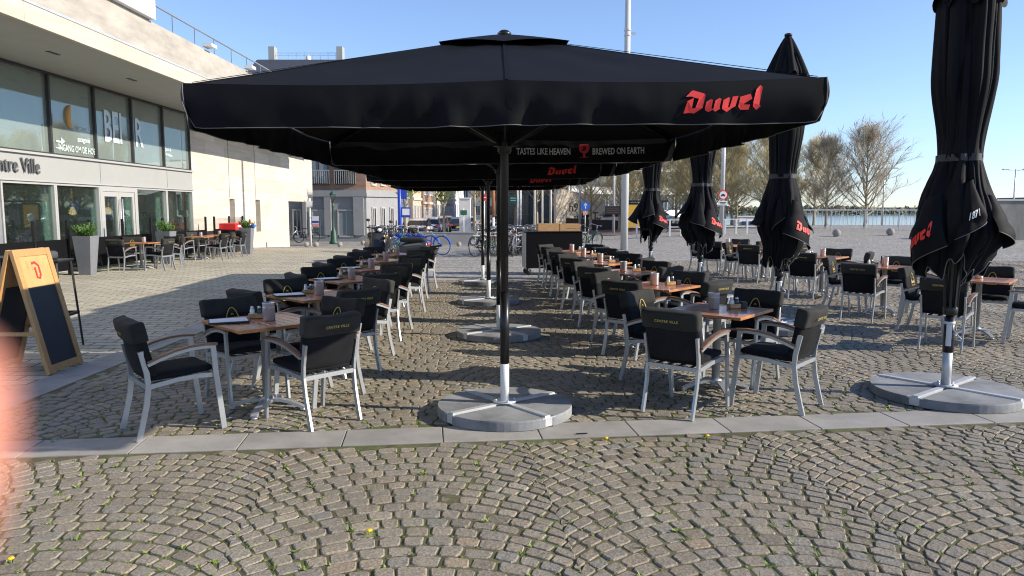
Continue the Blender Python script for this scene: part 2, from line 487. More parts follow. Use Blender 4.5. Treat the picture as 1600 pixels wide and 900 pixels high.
# ---- setts laid in segmental arches, every stone its own block
def stone_material():
    m = bpy.data.materials.new('granite_sett'); m.use_nodes = True
    n = m.node_tree.nodes; l = m.node_tree.links; b = n['Principled BSDF']
    b.inputs['Roughness'].default_value = 0.78; b.inputs['Specular IOR Level'].default_value = 0.35
    ge = n.new('ShaderNodeNewGeometry')
    cr = n.new('ShaderNodeValToRGB'); e = cr.color_ramp.elements
    e[0].position = 0; e[0].color = (0.185, 0.163, 0.132, 1); e[1].position = 1; e[1].color = (0.30, 0.268, 0.22, 1)
    for ps, c in ((0.25, (0.24, 0.212, 0.172)), (0.45, (0.215, 0.198, 0.17)), (0.7, (0.262, 0.228, 0.182)), (0.86, (0.205, 0.195, 0.178)), (0.955, (0.25, 0.222, 0.18)), (0.985, (0.27, 0.215, 0.16))):
        x_ = e.new(ps); x_.color = (*c, 1)
    l.new(ge.outputs['Random Per Island'], cr.inputs[0])
    tc = n.new('ShaderNodeTexCoord')
    sp = n.new('ShaderNodeTexNoise'); sp.inputs['Scale'].default_value = 95; sp.inputs['Detail'].default_value = 3; sp.inputs['Roughness'].default_value = 0.7
    md = n.new('ShaderNodeTexNoise'); md.inputs['Scale'].default_value = 1.1; md.inputs['Detail'].default_value = 5
    l.new(tc.outputs['Object'], sp.inputs['Vector']); l.new(tc.outputs['Object'], md.inputs['Vector'])
    r1 = n.new('ShaderNodeMapRange'); r1.inputs[1].default_value = 0.3; r1.inputs[2].default_value = 0.7; r1.inputs[3].default_value = 0.56; r1.inputs[4].default_value = 1.42
    r2 = n.new('ShaderNodeMapRange'); r2.inputs[1].default_value = 0.3; r2.inputs[2].default_value = 0.7; r2.inputs[3].default_value = 0.87; r2.inputs[4].default_value = 1.13
    l.new(sp.outputs[0], r1.inputs[0]); l.new(md.outputs[0], r2.inputs[0])
    mu = n.new('ShaderNodeMath'); mu.operation = 'MULTIPLY'; l.new(r1.outputs[0], mu.inputs[0]); l.new(r2.outputs[0], mu.inputs[1])
    wm = n.new('ShaderNodeVectorMath'); wm.operation = 'MULTIPLY'; wm.inputs[1].default_value = (1.01, .985, .935); l.new(cr.outputs[0], wm.inputs[0])
    vm = n.new('ShaderNodeVectorMath'); vm.operation = 'SCALE'; l.new(wm.outputs[0], vm.inputs[0]); l.new(mu.outputs[0], vm.inputs['Scale'])
    l.new(vm.outputs[0], b.inputs['Base Color'])
    b2 = n.new('ShaderNodeTexNoise'); b2.inputs['Scale'].default_value = 42; b2.inputs['Detail'].default_value = 6
    l.new(tc.outputs['Object'], b2.inputs['Vector'])
    bp = n.new('ShaderNodeBump'); bp.inputs['Strength'].default_value = 0.55; bp.inputs['Distance'].default_value = 0.012
    l.new(b2.outputs[0], bp.inputs['Height']); l.new(bp.outputs[0], b.inputs['Normal'])
    return m
M_stone = stone_material()

def setts(keep, ymin, ymax, detail_y):
    """stones in arched courses; returns verts, faces"""
    rnd = np.random.RandomState(5)
    W = 1.70; sag = 0.37; d = 0.112; th = math.atan(SL)
    Rc = ((W / 2) ** 2 + sag ** 2) / (2 * sag); A = math.asin(W / 2 / Rc); nst = 15
    c_, s_ = math.cos(th), math.sin(th)
    V = []; F = []; joints = []
    def to(x, y): return x * c_ - y * s_, x * s_ + y * c_
    for col in range(-7, 12):
        x0 = -1.0 + col * W + W / 2
        for row in range(int((ymin - 5) / d), int((ymax + 3) / d)):
            yb = row * d + (0.04 if col % 2 else 0)
            n_ = nst + rnd.randint(-1, 2)
            ts = np.linspace(-A, A, n_ + 1)
            if row % 2: ts = np.concatenate([[-A], ts[:-1] + A / n_, [A]])
            ts[1:-1] += rnd.uniform(-.016, .016, len(ts) - 2)
            for i in range(len(ts) - 1):
                a, b = ts[i], ts[i + 1]
                if b - a < 0.035: continue
                tm = (a + b) / 2
                cx, cy = to(x0 + Rc * math.sin(tm), yb + Rc * (math.cos(tm) - 1) + sag + d / 2)
                if not (ymin - .1 < cy < ymax): continue
                if not keep(cx, cy): continue
                pts = []
                for t, up in ((a, 0), (b, 0), (b, 1), (a, 1)):
                    tt = t + (d * math.sin(t) / Rc * .8 if up else 0)
                    xx = max(-W / 2 - .015, min(W / 2 + .015, Rc * math.sin(tt)))
                    yy = yb + Rc * (math.cos(tt) - 1) + sag + (d if up else 0)
                    px, py = to(x0 + xx, yy)
                    pts.append((px + rnd.uniform(-.007, .007), py + rnd.uniform(-.007, .007)))
                P = np.array(pts); C = P.mean(0)
                gap = 0.007 + 0.006 * rnd.rand()
                dd = P - C; ln = np.linalg.norm(dd, axis=1, keepdims=True)
                P = C + dd * (1 - gap * 0.75 / np.maximum(ln, .02))
                top = GZ - .003 + rnd.normal(0, .0018); tx, ty = rnd.normal(0, .018, 2)
                o = len(V)
                if cy < detail_y:
                    ring = []
                    for q_ in range(4):
                        p0, p1 = P[q_], P[(q_ + 1) % 4]
                        f0 = rnd.uniform(.08, .2); f1 = rnd.uniform(.08, .2)
                        ring.append(p0 + (p1 - p0) * f0); ring.append(p1 + (p0 - p1) * f1)
                    ring = np.array(ring)
                    for sc, z in ((1.0, 0.002), (0.965, top - .0055), (0.87, top)):
                        for q_ in ring:
                            r_ = C + (q_ - C) * sc
                            zz_ = z + ((r_[0] - C[0]) * tx + (r_[1] - C[1]) * ty if z else 0) + (rnd.uniform(-.0012, .0012) if z else 0)
                            V.append((r_[0], r_[1], zz_))
                    for k_ in range(2):
                        for q_ in range(8):
                            F.append((o + k_ * 8 + q_, o + k_ * 8 + (q_ + 1) % 8, o + k_ * 8 + 8 + (q_ + 1) % 8, o + k_ * 8 + 8 + q_))
                    F.append(tuple(o + 16 + q_ for q_ in range(8)))
                else:
                    for sc, z in ((1.0, 0.0), (0.95, top - .006), (0.85, top)):
                        for q_ in P:
                            r_ = C + (q_ - C) * sc
                            V.append((r_[0], r_[1], z + ((r_[0] - C[0]) * tx + (r_[1] - C[1]) * ty if z else 0)))
                    for k_ in range(2):
                        for q_ in range(4):
                            F.append((o + k_ * 4 + q_, o + k_ * 4 + (q_ + 1) % 4, o + k_ * 4 + 4 + (q_ + 1) % 4, o + k_ * 4 + 4 + q_))
                    F.append(tuple(o + 8 + q_ for q_ in range(4)))
                joints.append((pts[1][0], pts[1][1]))
    return V, F, joints

def keep_fore(x, y): return y < front_near(x) - 0.045 and abs(x) < 0.8 * y + 1.6
def keep_terr(x, y): return y > front_far(x) + 0.045 and x > LX1 + 0.05 and x < 0.72 * y + 1.6 and (y < FARY - 0.04 or (x > 3.6))
V1, F1, J1 = setts(keep_fore, 1.6, 6.2, 9)
V2, F2, J2 = setts(keep_terr, 5.0, 24.0, 10.0)
sv = MB(); sv.add(V1, F1, False); sv.add(V2, F2, False)
tag(sv.build('cobblestones', M_stone), kind='structure')

# weeds rooted in the joints
rw = random.Random(3)
gr = MB()
J = [j for j in J1 + J2 if j[1] < 13]
for jx, jy in J:
    patch = noise.noise(Vector((jx * 0.9, jy * 0.9, 3.1)))
    near = min(abs(jy - front_near(jx)), abs(jy - front_far(jx)))
    pr = 0.16 + 0.5 * max(0, patch + 0.1) + (0.35 if near < 0.2 else 0)
    if jy > 7: pr *= 0.5
    if rw.random() > pr: continue
    nb = rw.choice((3, 4, 5, 7, 12)) if jy < 7 else 3
    for _ in range(nb):
        a = rw.uniform(0, 2 * PI); el = rw.uniform(0.15, 0.8)
        d_ = Vector((math.cos(a) * math.cos(el), math.sin(a) * math.cos(el), math.sin(el)))
        gr.leaf((jx + rw.uniform(-.018, .018), jy + rw.uniform(-.012, .012), 0.010), d_, Vector((0, 0, 1)), rw.uniform(.018, .044), rw.uniform(.006, .014))
tag(gr.build('grass_weeds', mat('weed_green', (0.15, 0.21, 0.035), 0.6, island=0.5)), kind='stuff')

# moss in the joints as low crumbs
ms = MB()
for jx, jy in J:
    if jy > 9 or rw.random() > 0.5: continue
    ms.ico((jx + rw.uniform(-.01, .01), jy + rw.uniform(-.01, .01), 0.008), rw.uniform(.008, .015), 1, (1, 1, .45))
tag(ms.build('moss', mat('joint_moss', (0.11, 0.12, 0.03), 0.95, island=0.4)), kind='stuff')

def dandelion(px, py, label):
    x, y = gp(px, py, 0.02)
    t = thing('dandelion', label, 'flower', (x, y, 0.004), rw.uniform(0, 6), 'dandelions between the cobbles')
    h = MB(); h.lathe([(0.0, .030), (.012, .030), (.017, .035), (.012, .039), (0, .041)], 12)
    h.build('flower_head', mat('dandelion_yellow', (0.85, 0.52, 0.01), 0.7), t)
    s_ = MB(); s_.tube([(0, 0, 0), (.003, 0, .031)], .0025, 6); s_.build('stem', MATS['weed_green'], t)
    lf = MB()
    for i in range(7):
        a = i * 0.9; lf.leaf((0, 0, .004), Vector((math.cos(a), math.sin(a), .25)), Vector((0, 0, 1)), .05, .014)
    lf.build('leaves', MATS['weed_green'], t)
dandelion(947, 688, 'yellow dandelion at the kerb edge close to the round umbrella base')
dandelion(1105, 684, 'small yellow dandelion by the kerb in front of the right-hand armchairs')
dandelion(577, 834, 'yellow dandelion among the foreground cobbles, well in front of the kerb')
dandelion(17, 878, 'yellow dandelion in the lower left corner of the cobbles')

sl = MB(); sx, sy = gp(909, 678, 0.02)
sl.box((sx, sy, GZ + 0.006), (0.085, 0.014, 0.004), rot)
tag(sl.build('drain_slot_cover', mat('black_plastic', (0.012, 0.012, 0.013), 0.5)), 'small black slot cover set into the grey kerb slab', 'slot cover')
# ================================================================ TERRACE FURNITURE
M_alu = mat('brushed_aluminium', (0.40, 0.415, 0.43), 0.42, 0.65, var=0.05, vs=20)
M_cloth = mat('black_fabric', (0.0095, 0.0098, 0.0115), 0.85, bump=0.10, bs=260, sheen=0.02, spec=0.12, var=0.25, vs=6, fade=.7)
M_hood = mat('charcoal_fabric', (0.024, 0.0233, 0.0215), 0.85, bump=0.14, bs=200, sheen=0.03, spec=0.2, var=0.3, vs=7, fade=.6)
M_armwood = mat('arm_teak', (0.19, 0.10, 0.055), 0.5, var=0.35, vs=14, stretch=(6, 1, 6))
M_gold = mat('gold_print', (0.46, 0.33, 0.06), 0.55)
M_goldthin = mat('gold_lettering', (0.42, 0.33, 0.09), 0.6)

def make_chair(label, seed=0):
    rr = random.Random(seed)
    t = thing('armchair', label, 'armchair')
    # rear legs run on as the posts of the back
    for s in (-1, 1):
        m = MB()
        m.sweep([(s * .222, -.315, 0), (s * .222, -.288, .10), (s * .224, -.250, .26), (s * .226, -.232, .40), (s * .228, -.240, .50), (s * .230, -.275, .66)], .020, .037, (0, 1, .2))
        m.build('leg', M_alu, t)
        m = MB()
        m.sweep([(s * .262, .285, 0), (s * .262, .262, .22), (s * .262, .238, .44), (s * .262, .225, .645)], .020, .040, (0, 1, .1))
        m.build('leg', M_alu, t)
        # arm: arched rail with a wooden strip on top
        cur = [(s * .262, .245, .640), (s * .262, .16, .648), (s * .260, .06, .643), (s * .256, -.05, .622), (s * .250, -.15, .590), (s * .245, -.235, .556)]
        m = MB(); m.sweep(cur, .026, .022); rail = m.build('armrest', M_alu, t)
        m = MB(); m.sweep([(x, y + (0.012 if i == 0 else 0), z + .021) for i, (x, y, z) in enumerate(cur)], .038, .016)
        m.build('arm_strip', M_armwood, rail)
    m = MB()
    for s in (-1, 1):
        m.sweep([(s * .245, .24, .425), (s * .243, .12, .432), (s * .238, -.02, .425), (s * .228, -.225, .395)], .022, .034)
    m.bar((-.225, -.236, .395), (.225, -.236, .395), .024, .034)
    m.bar((-.245, .236, .42), (.245, .236, .42), .024, .03)
    for x in (-.15, -.05, .05, .15): m.bar((x, -.22, .402), (x, .225, .42), .04, .008)
    m.build('seat_frame', M_alu, t)
    # seat cushion
    m = MB(); m.softbox((.455, .47, .055), .026, (8, 8, 2), Matrix.Translation((0, .005, .462)) @ Matrix.Rotation(R(3), 4, 'X'), nz=.005, nsc=7, seed=seed, puff=.012)
    m.build('seat', M_cloth, t)
    # padded sleeve over the back
    tilt = Matrix.Translation((0, -.238, .655)) @ Matrix.Rotation(R(12.5), 4, 'X')
    def bow(q): return Vector((q.x, q.y - .018 * (1 - (q.x / .24) ** 2), q.z))
    m = MB(); m.softbox((.485, .062, .40), .024, (12, 2, 12), tilt, nz=.009, nsc=6, seed=seed + 3, puff=.012, axis=1, bend=bow)
    back = m.build('backrest', M_cloth, t)
    m = MB(); m.softbox((.508, .098, .155), .018, (16, 4, 8), tilt @ Matrix.Translation((0, -.008, .148)), nz=.009, nsc=7, seed=seed + 8, puff=.008, axis=1, bend=bow)
    m.build('hood', M_hood, back)
    # arch emblem on the front of the back, lettering across the rear
    def front(x, z): return tilt @ Vector((x, .052 - .018 * (1 - (x / .24) ** 2) + .004, z))
    m = MB(); pts = []
    for i in range(13):
        a = PI * i / 12
        pts.append(front(-.060 * math.cos(a), .03 + .10 * (1 - abs(math.cos(a)) ** 2.3)))
    pts = [front(-.060, -.04)] + pts + [front(.060, -.04)]
    m.sweep(pts, .0075, .002, (0, 1, 0)); m.sweep([pts[0], pts[-1]], .0075, .002, (0, 1, 0))
    put_text(m, 'Leffe', lambda x, y: front(-x, y - .008), .054, bold=.0022)
    m.sweep([front(-.012, .066), front(0, .078), front(.012, .066)], .006, .002, (0, 1, 0))
    m.build('emblem', M_gold, back)
    m = MB()
    put_text(m, 'CENTRE VILLE', lambda x, y: tilt @ Vector((x, -.008 - .049 - .013 - .022 - .006, .145 + y)), .030, bold=.0007, space=1.12)
    m.build('lettering', M_goldthin, back)
    return t

M_table = mat('table_hardwood', (0.38, 0.13, 0.045), 0.28, var=0.35, vs=10, stretch=(9, 0.8, 9), island=0.25, coat=0.6)
M_tabledge = mat('table_edge_wood', (0.42, 0.17, 0.055), 0.4, var=0.3, vs=10, coat=0.2)
M_tleg = mat('cast_aluminium', (0.44, 0.46, 0.48), 0.40, 0.6, var=0.08, vs=12)
def make_table(label):
    t = thing('bistro_table', label, 'table')
    m = MB(); n = 8; W = .76; sw = (W - .075 * 2) / n
    for i in range(n):
        m.box((-W / 2 + .075 + sw * (i + .5), 0, .742), (sw - .009, W - .15, .022), bev=.0025)
    top = m.build('tabletop', M_table, t)
    m = MB()
    for s in (-1, 1):
        m.box((s * (W / 2 - .0365), 0, .742), (.071, W - .152, .024), bev=.003)
        m.box((0, s * (W / 2 - .0365), .742), (W, .071, .026), bev=.003)
    m.build('edging', M_tabledge, top)
    m = MB(); m.box((0, 0, .722), (.5, .06, .012)); m.box((0, 0, .712), (.06, .5, .012)); m.build('bracket', M_tleg, t)
    m = MB(); m.lathe([(.037, .08), (.037, .70), (.07, .706)], 20); m.build('pedestal', M_tleg, t)
    m = MB()
    m.lathe([(.05, .055), (.06, .075), (.055, .10), (.038, .115)], 16)
    for k_ in range(4):
        a = PI / 4 + k_ * PI / 2; c_, s_ = math.cos(a), math.sin(a)
        m.sweep([(c_ * r_, s_ * r_, z) for r_, z in ((.03, .085), (.12, .083), (.20, .066), (.27, .040), (.315, .018))], .052, .024)
        m.lathe([(.026, 0), (.026, .012)], 10, (c_ * .30, s_ * .30, 0))
    m.build('foot', M_tleg, t)
    return t

M_steel = mat('polished_steel', (0.66, 0.66, 0.67), 0.36, 0.7, coat=.3)
M_blackpl = MATS['black_plastic'] if 'black_plastic' in MATS else mat('black_plastic', (0.012, 0.012, 0.013), 0.5)
M_lightwood = mat('beech_wood', (0.46, 0.27, 0.12), 0.55, var=0.2, vs=20)
M_salt = mat('shaker_glass', (0.7, 0.72, 0.72), 0.15)
def make_canister(label):
    t = thing('steel_canister', label, 'canister')
    m = MB(); m.lathe([(.048, 0), (.051, .003), (.051, .142), (.053, .146), (.052, .149), (.048, .147), (.047, .02), (0, .02)], 28)
    m.build('vessel', M_steel, t)
    m = MB(); m.lathe([(.0518, .108), (.0525, .110), (.0518, .112)], 28); m.build('rim_band', M_steel, t)
    return t
def make_tray(label):
    t = thing('condiment_holder', label, 'condiment holder')
    m = MB(); m.box((0, 0, .02), (.12, .062, .04), bev=.004); m.build('block', M_lightwood, t)
    m = MB(); m.box((.10, 0, .028), (.06, .06, .056), bev=.004); m.build('card_box', M_blackpl, t)
    for i, x in enumerate((-.028, .028)):
        m = MB(); m.lathe([(.019, .03), (.021, .045), (.019, .075), (.013, .085)], 14, (x, 0, 0)); sh = m.build('shaker', M_salt if i == 0 else mat('pepper_glass', (.05, .045, .045), .2), t)
        m = MB(); m.lathe([(.0145, .084), (.0155, .088), (.013, .100), (0, .104)], 14, (x, 0, 0)); m.build('cap', M_steel, sh)
    return t
M_paper = mat('menu_paper', (0.72, 0.76, 0.84), 0.45, var=0.03)
def make_menu(label):
    t = thing('menu', label, 'menu')
    m = MB(); m.box((0, 0, .008), (.225, .315, .014), bev=.003); m.build('cover', M_blackpl, t)
    m = MB(); m.box((0, 0, .0165), (.20, .29, .003)); m.build('page', M_paper, t)
    return t

rf = random.Random(21)
chairs = [make_chair('x', s) for s in (1, 14, 37)]
_used = [False] * 3
def place_chair(x, y, face, label, group):
    """face: compass of the seat's front, degrees from +x"""
    k_ = rf.randrange(3)
    rz = R(face - 90)
    if not _used[k_]:
        o = chairs[k_]; _used[k_] = True
        o.location = (x, y, GZ if y < 24 and x > -5 else 0.008); o.rotation_euler = (0, 0, rz); o['label'] = label; o['group'] = group
        return o
    return dup(chairs[k_], (x, y, GZ if y < 24 and x > -5 else 0.008), rz, label, group)

table0 = make_table('x'); can0 = make_canister('x'); tray0 = make_tray('x'); menu0 = make_menu('x')
_first = {}
def place(proto, x, y, z, rz, label, group):
    if proto.name not in _first:
        _first[proto.name] = 1
        proto.location = (x, y, z); proto.rotation_euler = (0, 0, rz); proto['label'] = label; proto['group'] = group
        return proto
    return dup(proto, (x, y, z), rz, label, group)

ORD = ['nearest', 'second', 'third', 'fourth', 'fifth', 'sixth', 'seventh']
TOPZ = .7555
def table_set(row, i, x, y, sides, gname, rot0=45, off=.52, adj=None):
    o_ = ORD[i]
    place(table0, x, y, GZ, R(rot0 + rf.uniform(-3, 3)), '%s square wooden table of the %s' % (o_, row), 'wooden tables of the terrace')
    for sd_ in sides:
        a = {'near-left': 225, 'near-right': 315, 'far-right': 45, 'far-left': 135}[sd_] + rot0 - 45
        dx, dy = 0, 0; df = rf.uniform(-9, 9)
        if adj and sd_ in adj:
            cx, cy, fc = adj[sd_]
        else:
            rr_ = off + rf.uniform(-.03, .05); pa = R(a + 90); pj = rf.uniform(-.05, .05)
            cx = x + rr_ * math.cos(R(a)) + pj * math.cos(pa); cy = y + rr_ * math.sin(R(a)) + pj * math.sin(pa); fc = a + 180 + df
        view = {'near-left': 'turned away from the viewer', 'near-right': 'turned away from the viewer', 'far-right': 'facing the viewer', 'far-left': 'facing the viewer'}[sd_]
        place_chair(cx, cy, fc, 'black armchair, %s side of the %s table, %s' % (sd_, o_, row), gname)

ROWL = 'row beside the paved walk'
ROWM = 'row right of the umbrella pole'
ROWR = 'row behind the closed umbrellas'
Lx = [(-2.06, 6.12), (-2.12, 7.98), (-2.16, 9.80), (-2.24, 11.62), (-2.32, 13.42), (-2.40, 15.25)]
Mx = [(1.90, 6.80), (1.76, 8.95), (1.68, 10.95), (1.56, 12.85), (1.44, 14.65), (1.34, 16.30)]
Rx = [(6.20, 9.80), (6.02, 11.95), (6.05, 14.45), (5.90, 17.45), (5.55, 19.20)]
ALL = ['near-left', 'near-right', 'far-right', 'far-left']
for i, (x, y) in enumerate(Lx):
    adj = {'near-left': (-2.61, 5.60, 41), 'near-right': (-1.60, 5.86, 137)} if i == 0 else None
    table_set(ROWL, i, x, y, ALL, 'black armchairs of the terrace', adj=adj)
    place(can0, x + .03, y + .02, GZ + TOPZ, rf.uniform(0, 6), 'steel canister on the %s table of the %s' % (ORD[i], ROWL), 'steel canisters on the tables')
    place(tray0, x - .12, y + .14, GZ + TOPZ, R(20) + rf.uniform(-.2, .2), 'condiment holder with shakers on the %s table of the %s' % (ORD[i], ROWL), 'condiment holders on the tables')
    if i < 4:
        place(menu0, x - .27, y - .08, GZ + TOPZ, R(-58) + rf.uniform(-.2, .2), 'open menu with pale page on the %s table of the %s' % (ORD[i], ROWL), 'menus on the tables')
for i, (x, y) in enumerate(Mx):
    adj = {'near-left': (1.46, 6.15, 51), 'near-right': (2.28, 6.29, 139)} if i == 0 else None
    table_set(ROWM, i, x, y, ALL, 'black armchairs of the terrace', rot0=48, adj=adj)
    place(can0, x - .02, y + .06, GZ + TOPZ, rf.uniform(0, 6), 'steel canister on the %s table of the %s' % (ORD[i], ROWM), 'steel canisters on the tables')
    place(tray0, x + .18, y + .10, GZ + TOPZ, R(10) + rf.uniform(-.2, .2), 'condiment holder with shakers on the %s table of the %s' % (ORD[i], ROWM), 'condiment holders on the tables')
for i, (x, y) in enumerate(Rx):
    adj = {'near-left': (5.27, 8.92, 50), 'near-right': (6.55, 9.22, 140)} if i == 0 else {'near-left': (5.35, 11.25, 50)} if i == 1 else {'near-left': (5.55, 14.0, 55)} if i == 2 else None
    table_set(ROWR, i, x, y, ALL, 'black armchairs of the terrace', rot0=48, adj=adj, off=.6)
    place(can0, x + .05, y + .10, GZ + TOPZ, rf.uniform(0, 6), 'steel canister on the %s table of the %s' % (ORD[i], ROWR), 'steel canisters on the tables')
    if i in (1, 2, 3):
        place(tray0, x - .20, y + .08, GZ + TOPZ, R(15), 'condiment holder with shakers on the %s table of the %s' % (ORD[i], ROWR), 'condiment holders on the tables')

# ================================================================ UMBRELLAS
M_canvas = mat('black_canvas', (0.0055, 0.006, 0.008), 0.7, bump=0.05, bs=300, sheen=0.0, spec=0.12, var=0.35, vs=1.6)
M_pipe = mat('grey_piping', (0.10, 0.10, 0.10), 0.6)
M_blackmetal = mat('black_powder_coat', (0.012, 0.012, 0.013), 0.35, 0.2)
M_galv = mat('galvanised_steel', (0.55, 0.56, 0.57), 0.45, 0.4, var=0.12, vs=9)
M_white = mat('white_steel', (0.72, 0.72, 0.70), 0.45)
M_red = mat('red_print', (0.78, 0.035, 0.03), 0.6)
M_lightprint = mat('grey_print', (0.58, 0.58, 0.57), 0.6)
M_whiteprint = mat('white_print', (0.8, 0.8, 0.78), 0.6)
M_concrete = mat('concrete_tile', (0.205, 0.21, 0.215), 0.85, var=0.45, vs=2.2, bump=0.15, bs=120)

# outlines of the red blackletter word, traced in a 1600 x 677 frame
DUV = [
 [(40,270),(165,145),(200,145),(410,210),(430,240),(375,495),(215,605),(130,590),(10,605),(75,355),(200,295),(165,500),(235,500),(300,310),(215,290),(150,265)],
 [(445,375),(540,320),(570,345),(540,500),(580,530),(615,355),(700,300),(735,325),(700,490),(715,515),(620,575),(565,535),(490,580),(425,545),(420,505)],
 [(775,345),(880,290),(910,315),(870,490),(905,480),(960,280),(1070,270),(1020,470),(930,520),(850,582),(755,525),(750,490)],
 [(1110,285),(1310,235),(1345,330),(1190,420),(1190,440),(1310,445),(1285,540),(1130,545),(1075,480),(1090,390)],
 [(1425,145),(1510,65),(1550,110),(1490,455),(1520,475),(1440,552),(1365,475),(1365,420)],
]
DUV_HOLE = [(1215,290),(1245,345),(1205,385)]
def duvel(mb, fn, width):
    k_ = width / 1510
    def g_(x, y): return ((x - 780) * k_, (335 - y) * k_)
    poly_geo(mb, [[g_(*q) for q in pl] for pl in DUV], fn)
    return mb
def goblet(mb, fn, h):
    pts = [(-.30, 1.0), (-.36, .82), (-.36, .62), (-.26, .42), (-.08, .30), (-.07, .16), (-.10, .08), (-.34, 0), (.34, 0), (.10, .08), (.07, .16), (.08, .30), (.26, .42), (.36, .62), (.36, .82), (.30, 1.0)]
    return poly_geo(mb, [[(x * h, (y - .5) * h) for x, y in pts]], fn)
def dmark(mb, fn, h):
    k_ = h / 480
    return poly_geo(mb, [[((x - 220) * k_, (375 - y) * k_) for x, y in DUV[0]]], fn)

def umbrella_base(t, z0=0.0, seed=1, RB=.62):
    rr = random.Random(seed)
    m = MB()
    for a in (R(38), R(128)):
        c_, s_ = math.cos(a), math.sin(a)
        for sgn in (-1, 1):
            m.bar((c_ * (RB - .02), s_ * (RB - .02), .07), (-c_ * (RB - .02), -s_ * (RB - .02), .07), .05, .045) if sgn < 0 else None
            nx, ny = -s_ * .03, c_ * .03
        for sgn in (-1, 1):
            m.box((c_ * (RB - .02) * sgn, s_ * (RB - .02) * sgn, .045), (.03, .13, .07), Matrix.Rotation(a, 3, 'Z'))
    m.lathe([(.10, .095), (.10, .104)], 20)
    for k_ in range(4):
        a = k_ * PI / 2 + .3; m.lathe([(.011, .104), (.011, .118)], 6, (.08 * math.cos(a), .08 * math.sin(a), 0))
    fr = m.build('base_frame', M_galv, t)
    for k_ in range(4):
        a0 = R(38) + k_ * PI / 2
        m = MB(); pts = [(0.075, 0.075 )]
        n = 14
        loc = []
        gap = .035
        for i in range(n + 1):
            a = R(4) + R(82) * i / n; loc.append((RB * math.cos(a), RB * math.sin(a)))
        loc = [(gap, gap)] + [(max(x, gap), max(y, gap)) for x, y in loc]
        c_, s_ = math.cos(a0), math.sin(a0)
        loc = [(x * c_ - y * s_, x * s_ + y * c_) for x, y in loc]
        cx = sum(p_[0] for p_ in loc) / len(loc); cy = sum(p_[1] for p_ in loc) / len(loc)
        inn = [(cx + (x - cx) * .965, cy + (y - cy) * .965) for x, y in loc]
        N = len(loc); h_ = .082 + rr.uniform(-.004, .004)
        vs = [(x, y, .004) for x, y in loc] + [(x, y, h_ - .012) for x, y in loc] + [(x, y, h_) for x, y in inn]
        fs = [(i, (i + 1) % N, (i + 1) % N + N, i + N) for i in range(N)] + [(i + N, (i + 1) % N + N, (i + 1) % N + 2 * N, i + 2 * N) for i in range(N)] + [tuple(range(2 * N, 3 * N))]
        m.add(vs, fs); m.build('concrete_tile', M_concrete, t)

EAVE = 2.39; HALF = 1.78; VAL = .245
def canopy_z(m_, u=0.0):
    """height of the cloth at square-distance m_ from the mast; u 0..1 between neighbouring ribs"""
    f = m_ / HALF
    return 3.03 - (3.03 - EAVE) * f - .02 * math.sin(PI * u) * f
def sq(s):
    """s 0..8 round the unit square, from one corner"""
    s = s % 8; k_ = int(s // 2); f = s - 2 * k_ - 1
    return [(f, -1), (1, f), (-f, 1), (-1, -f)][k_]

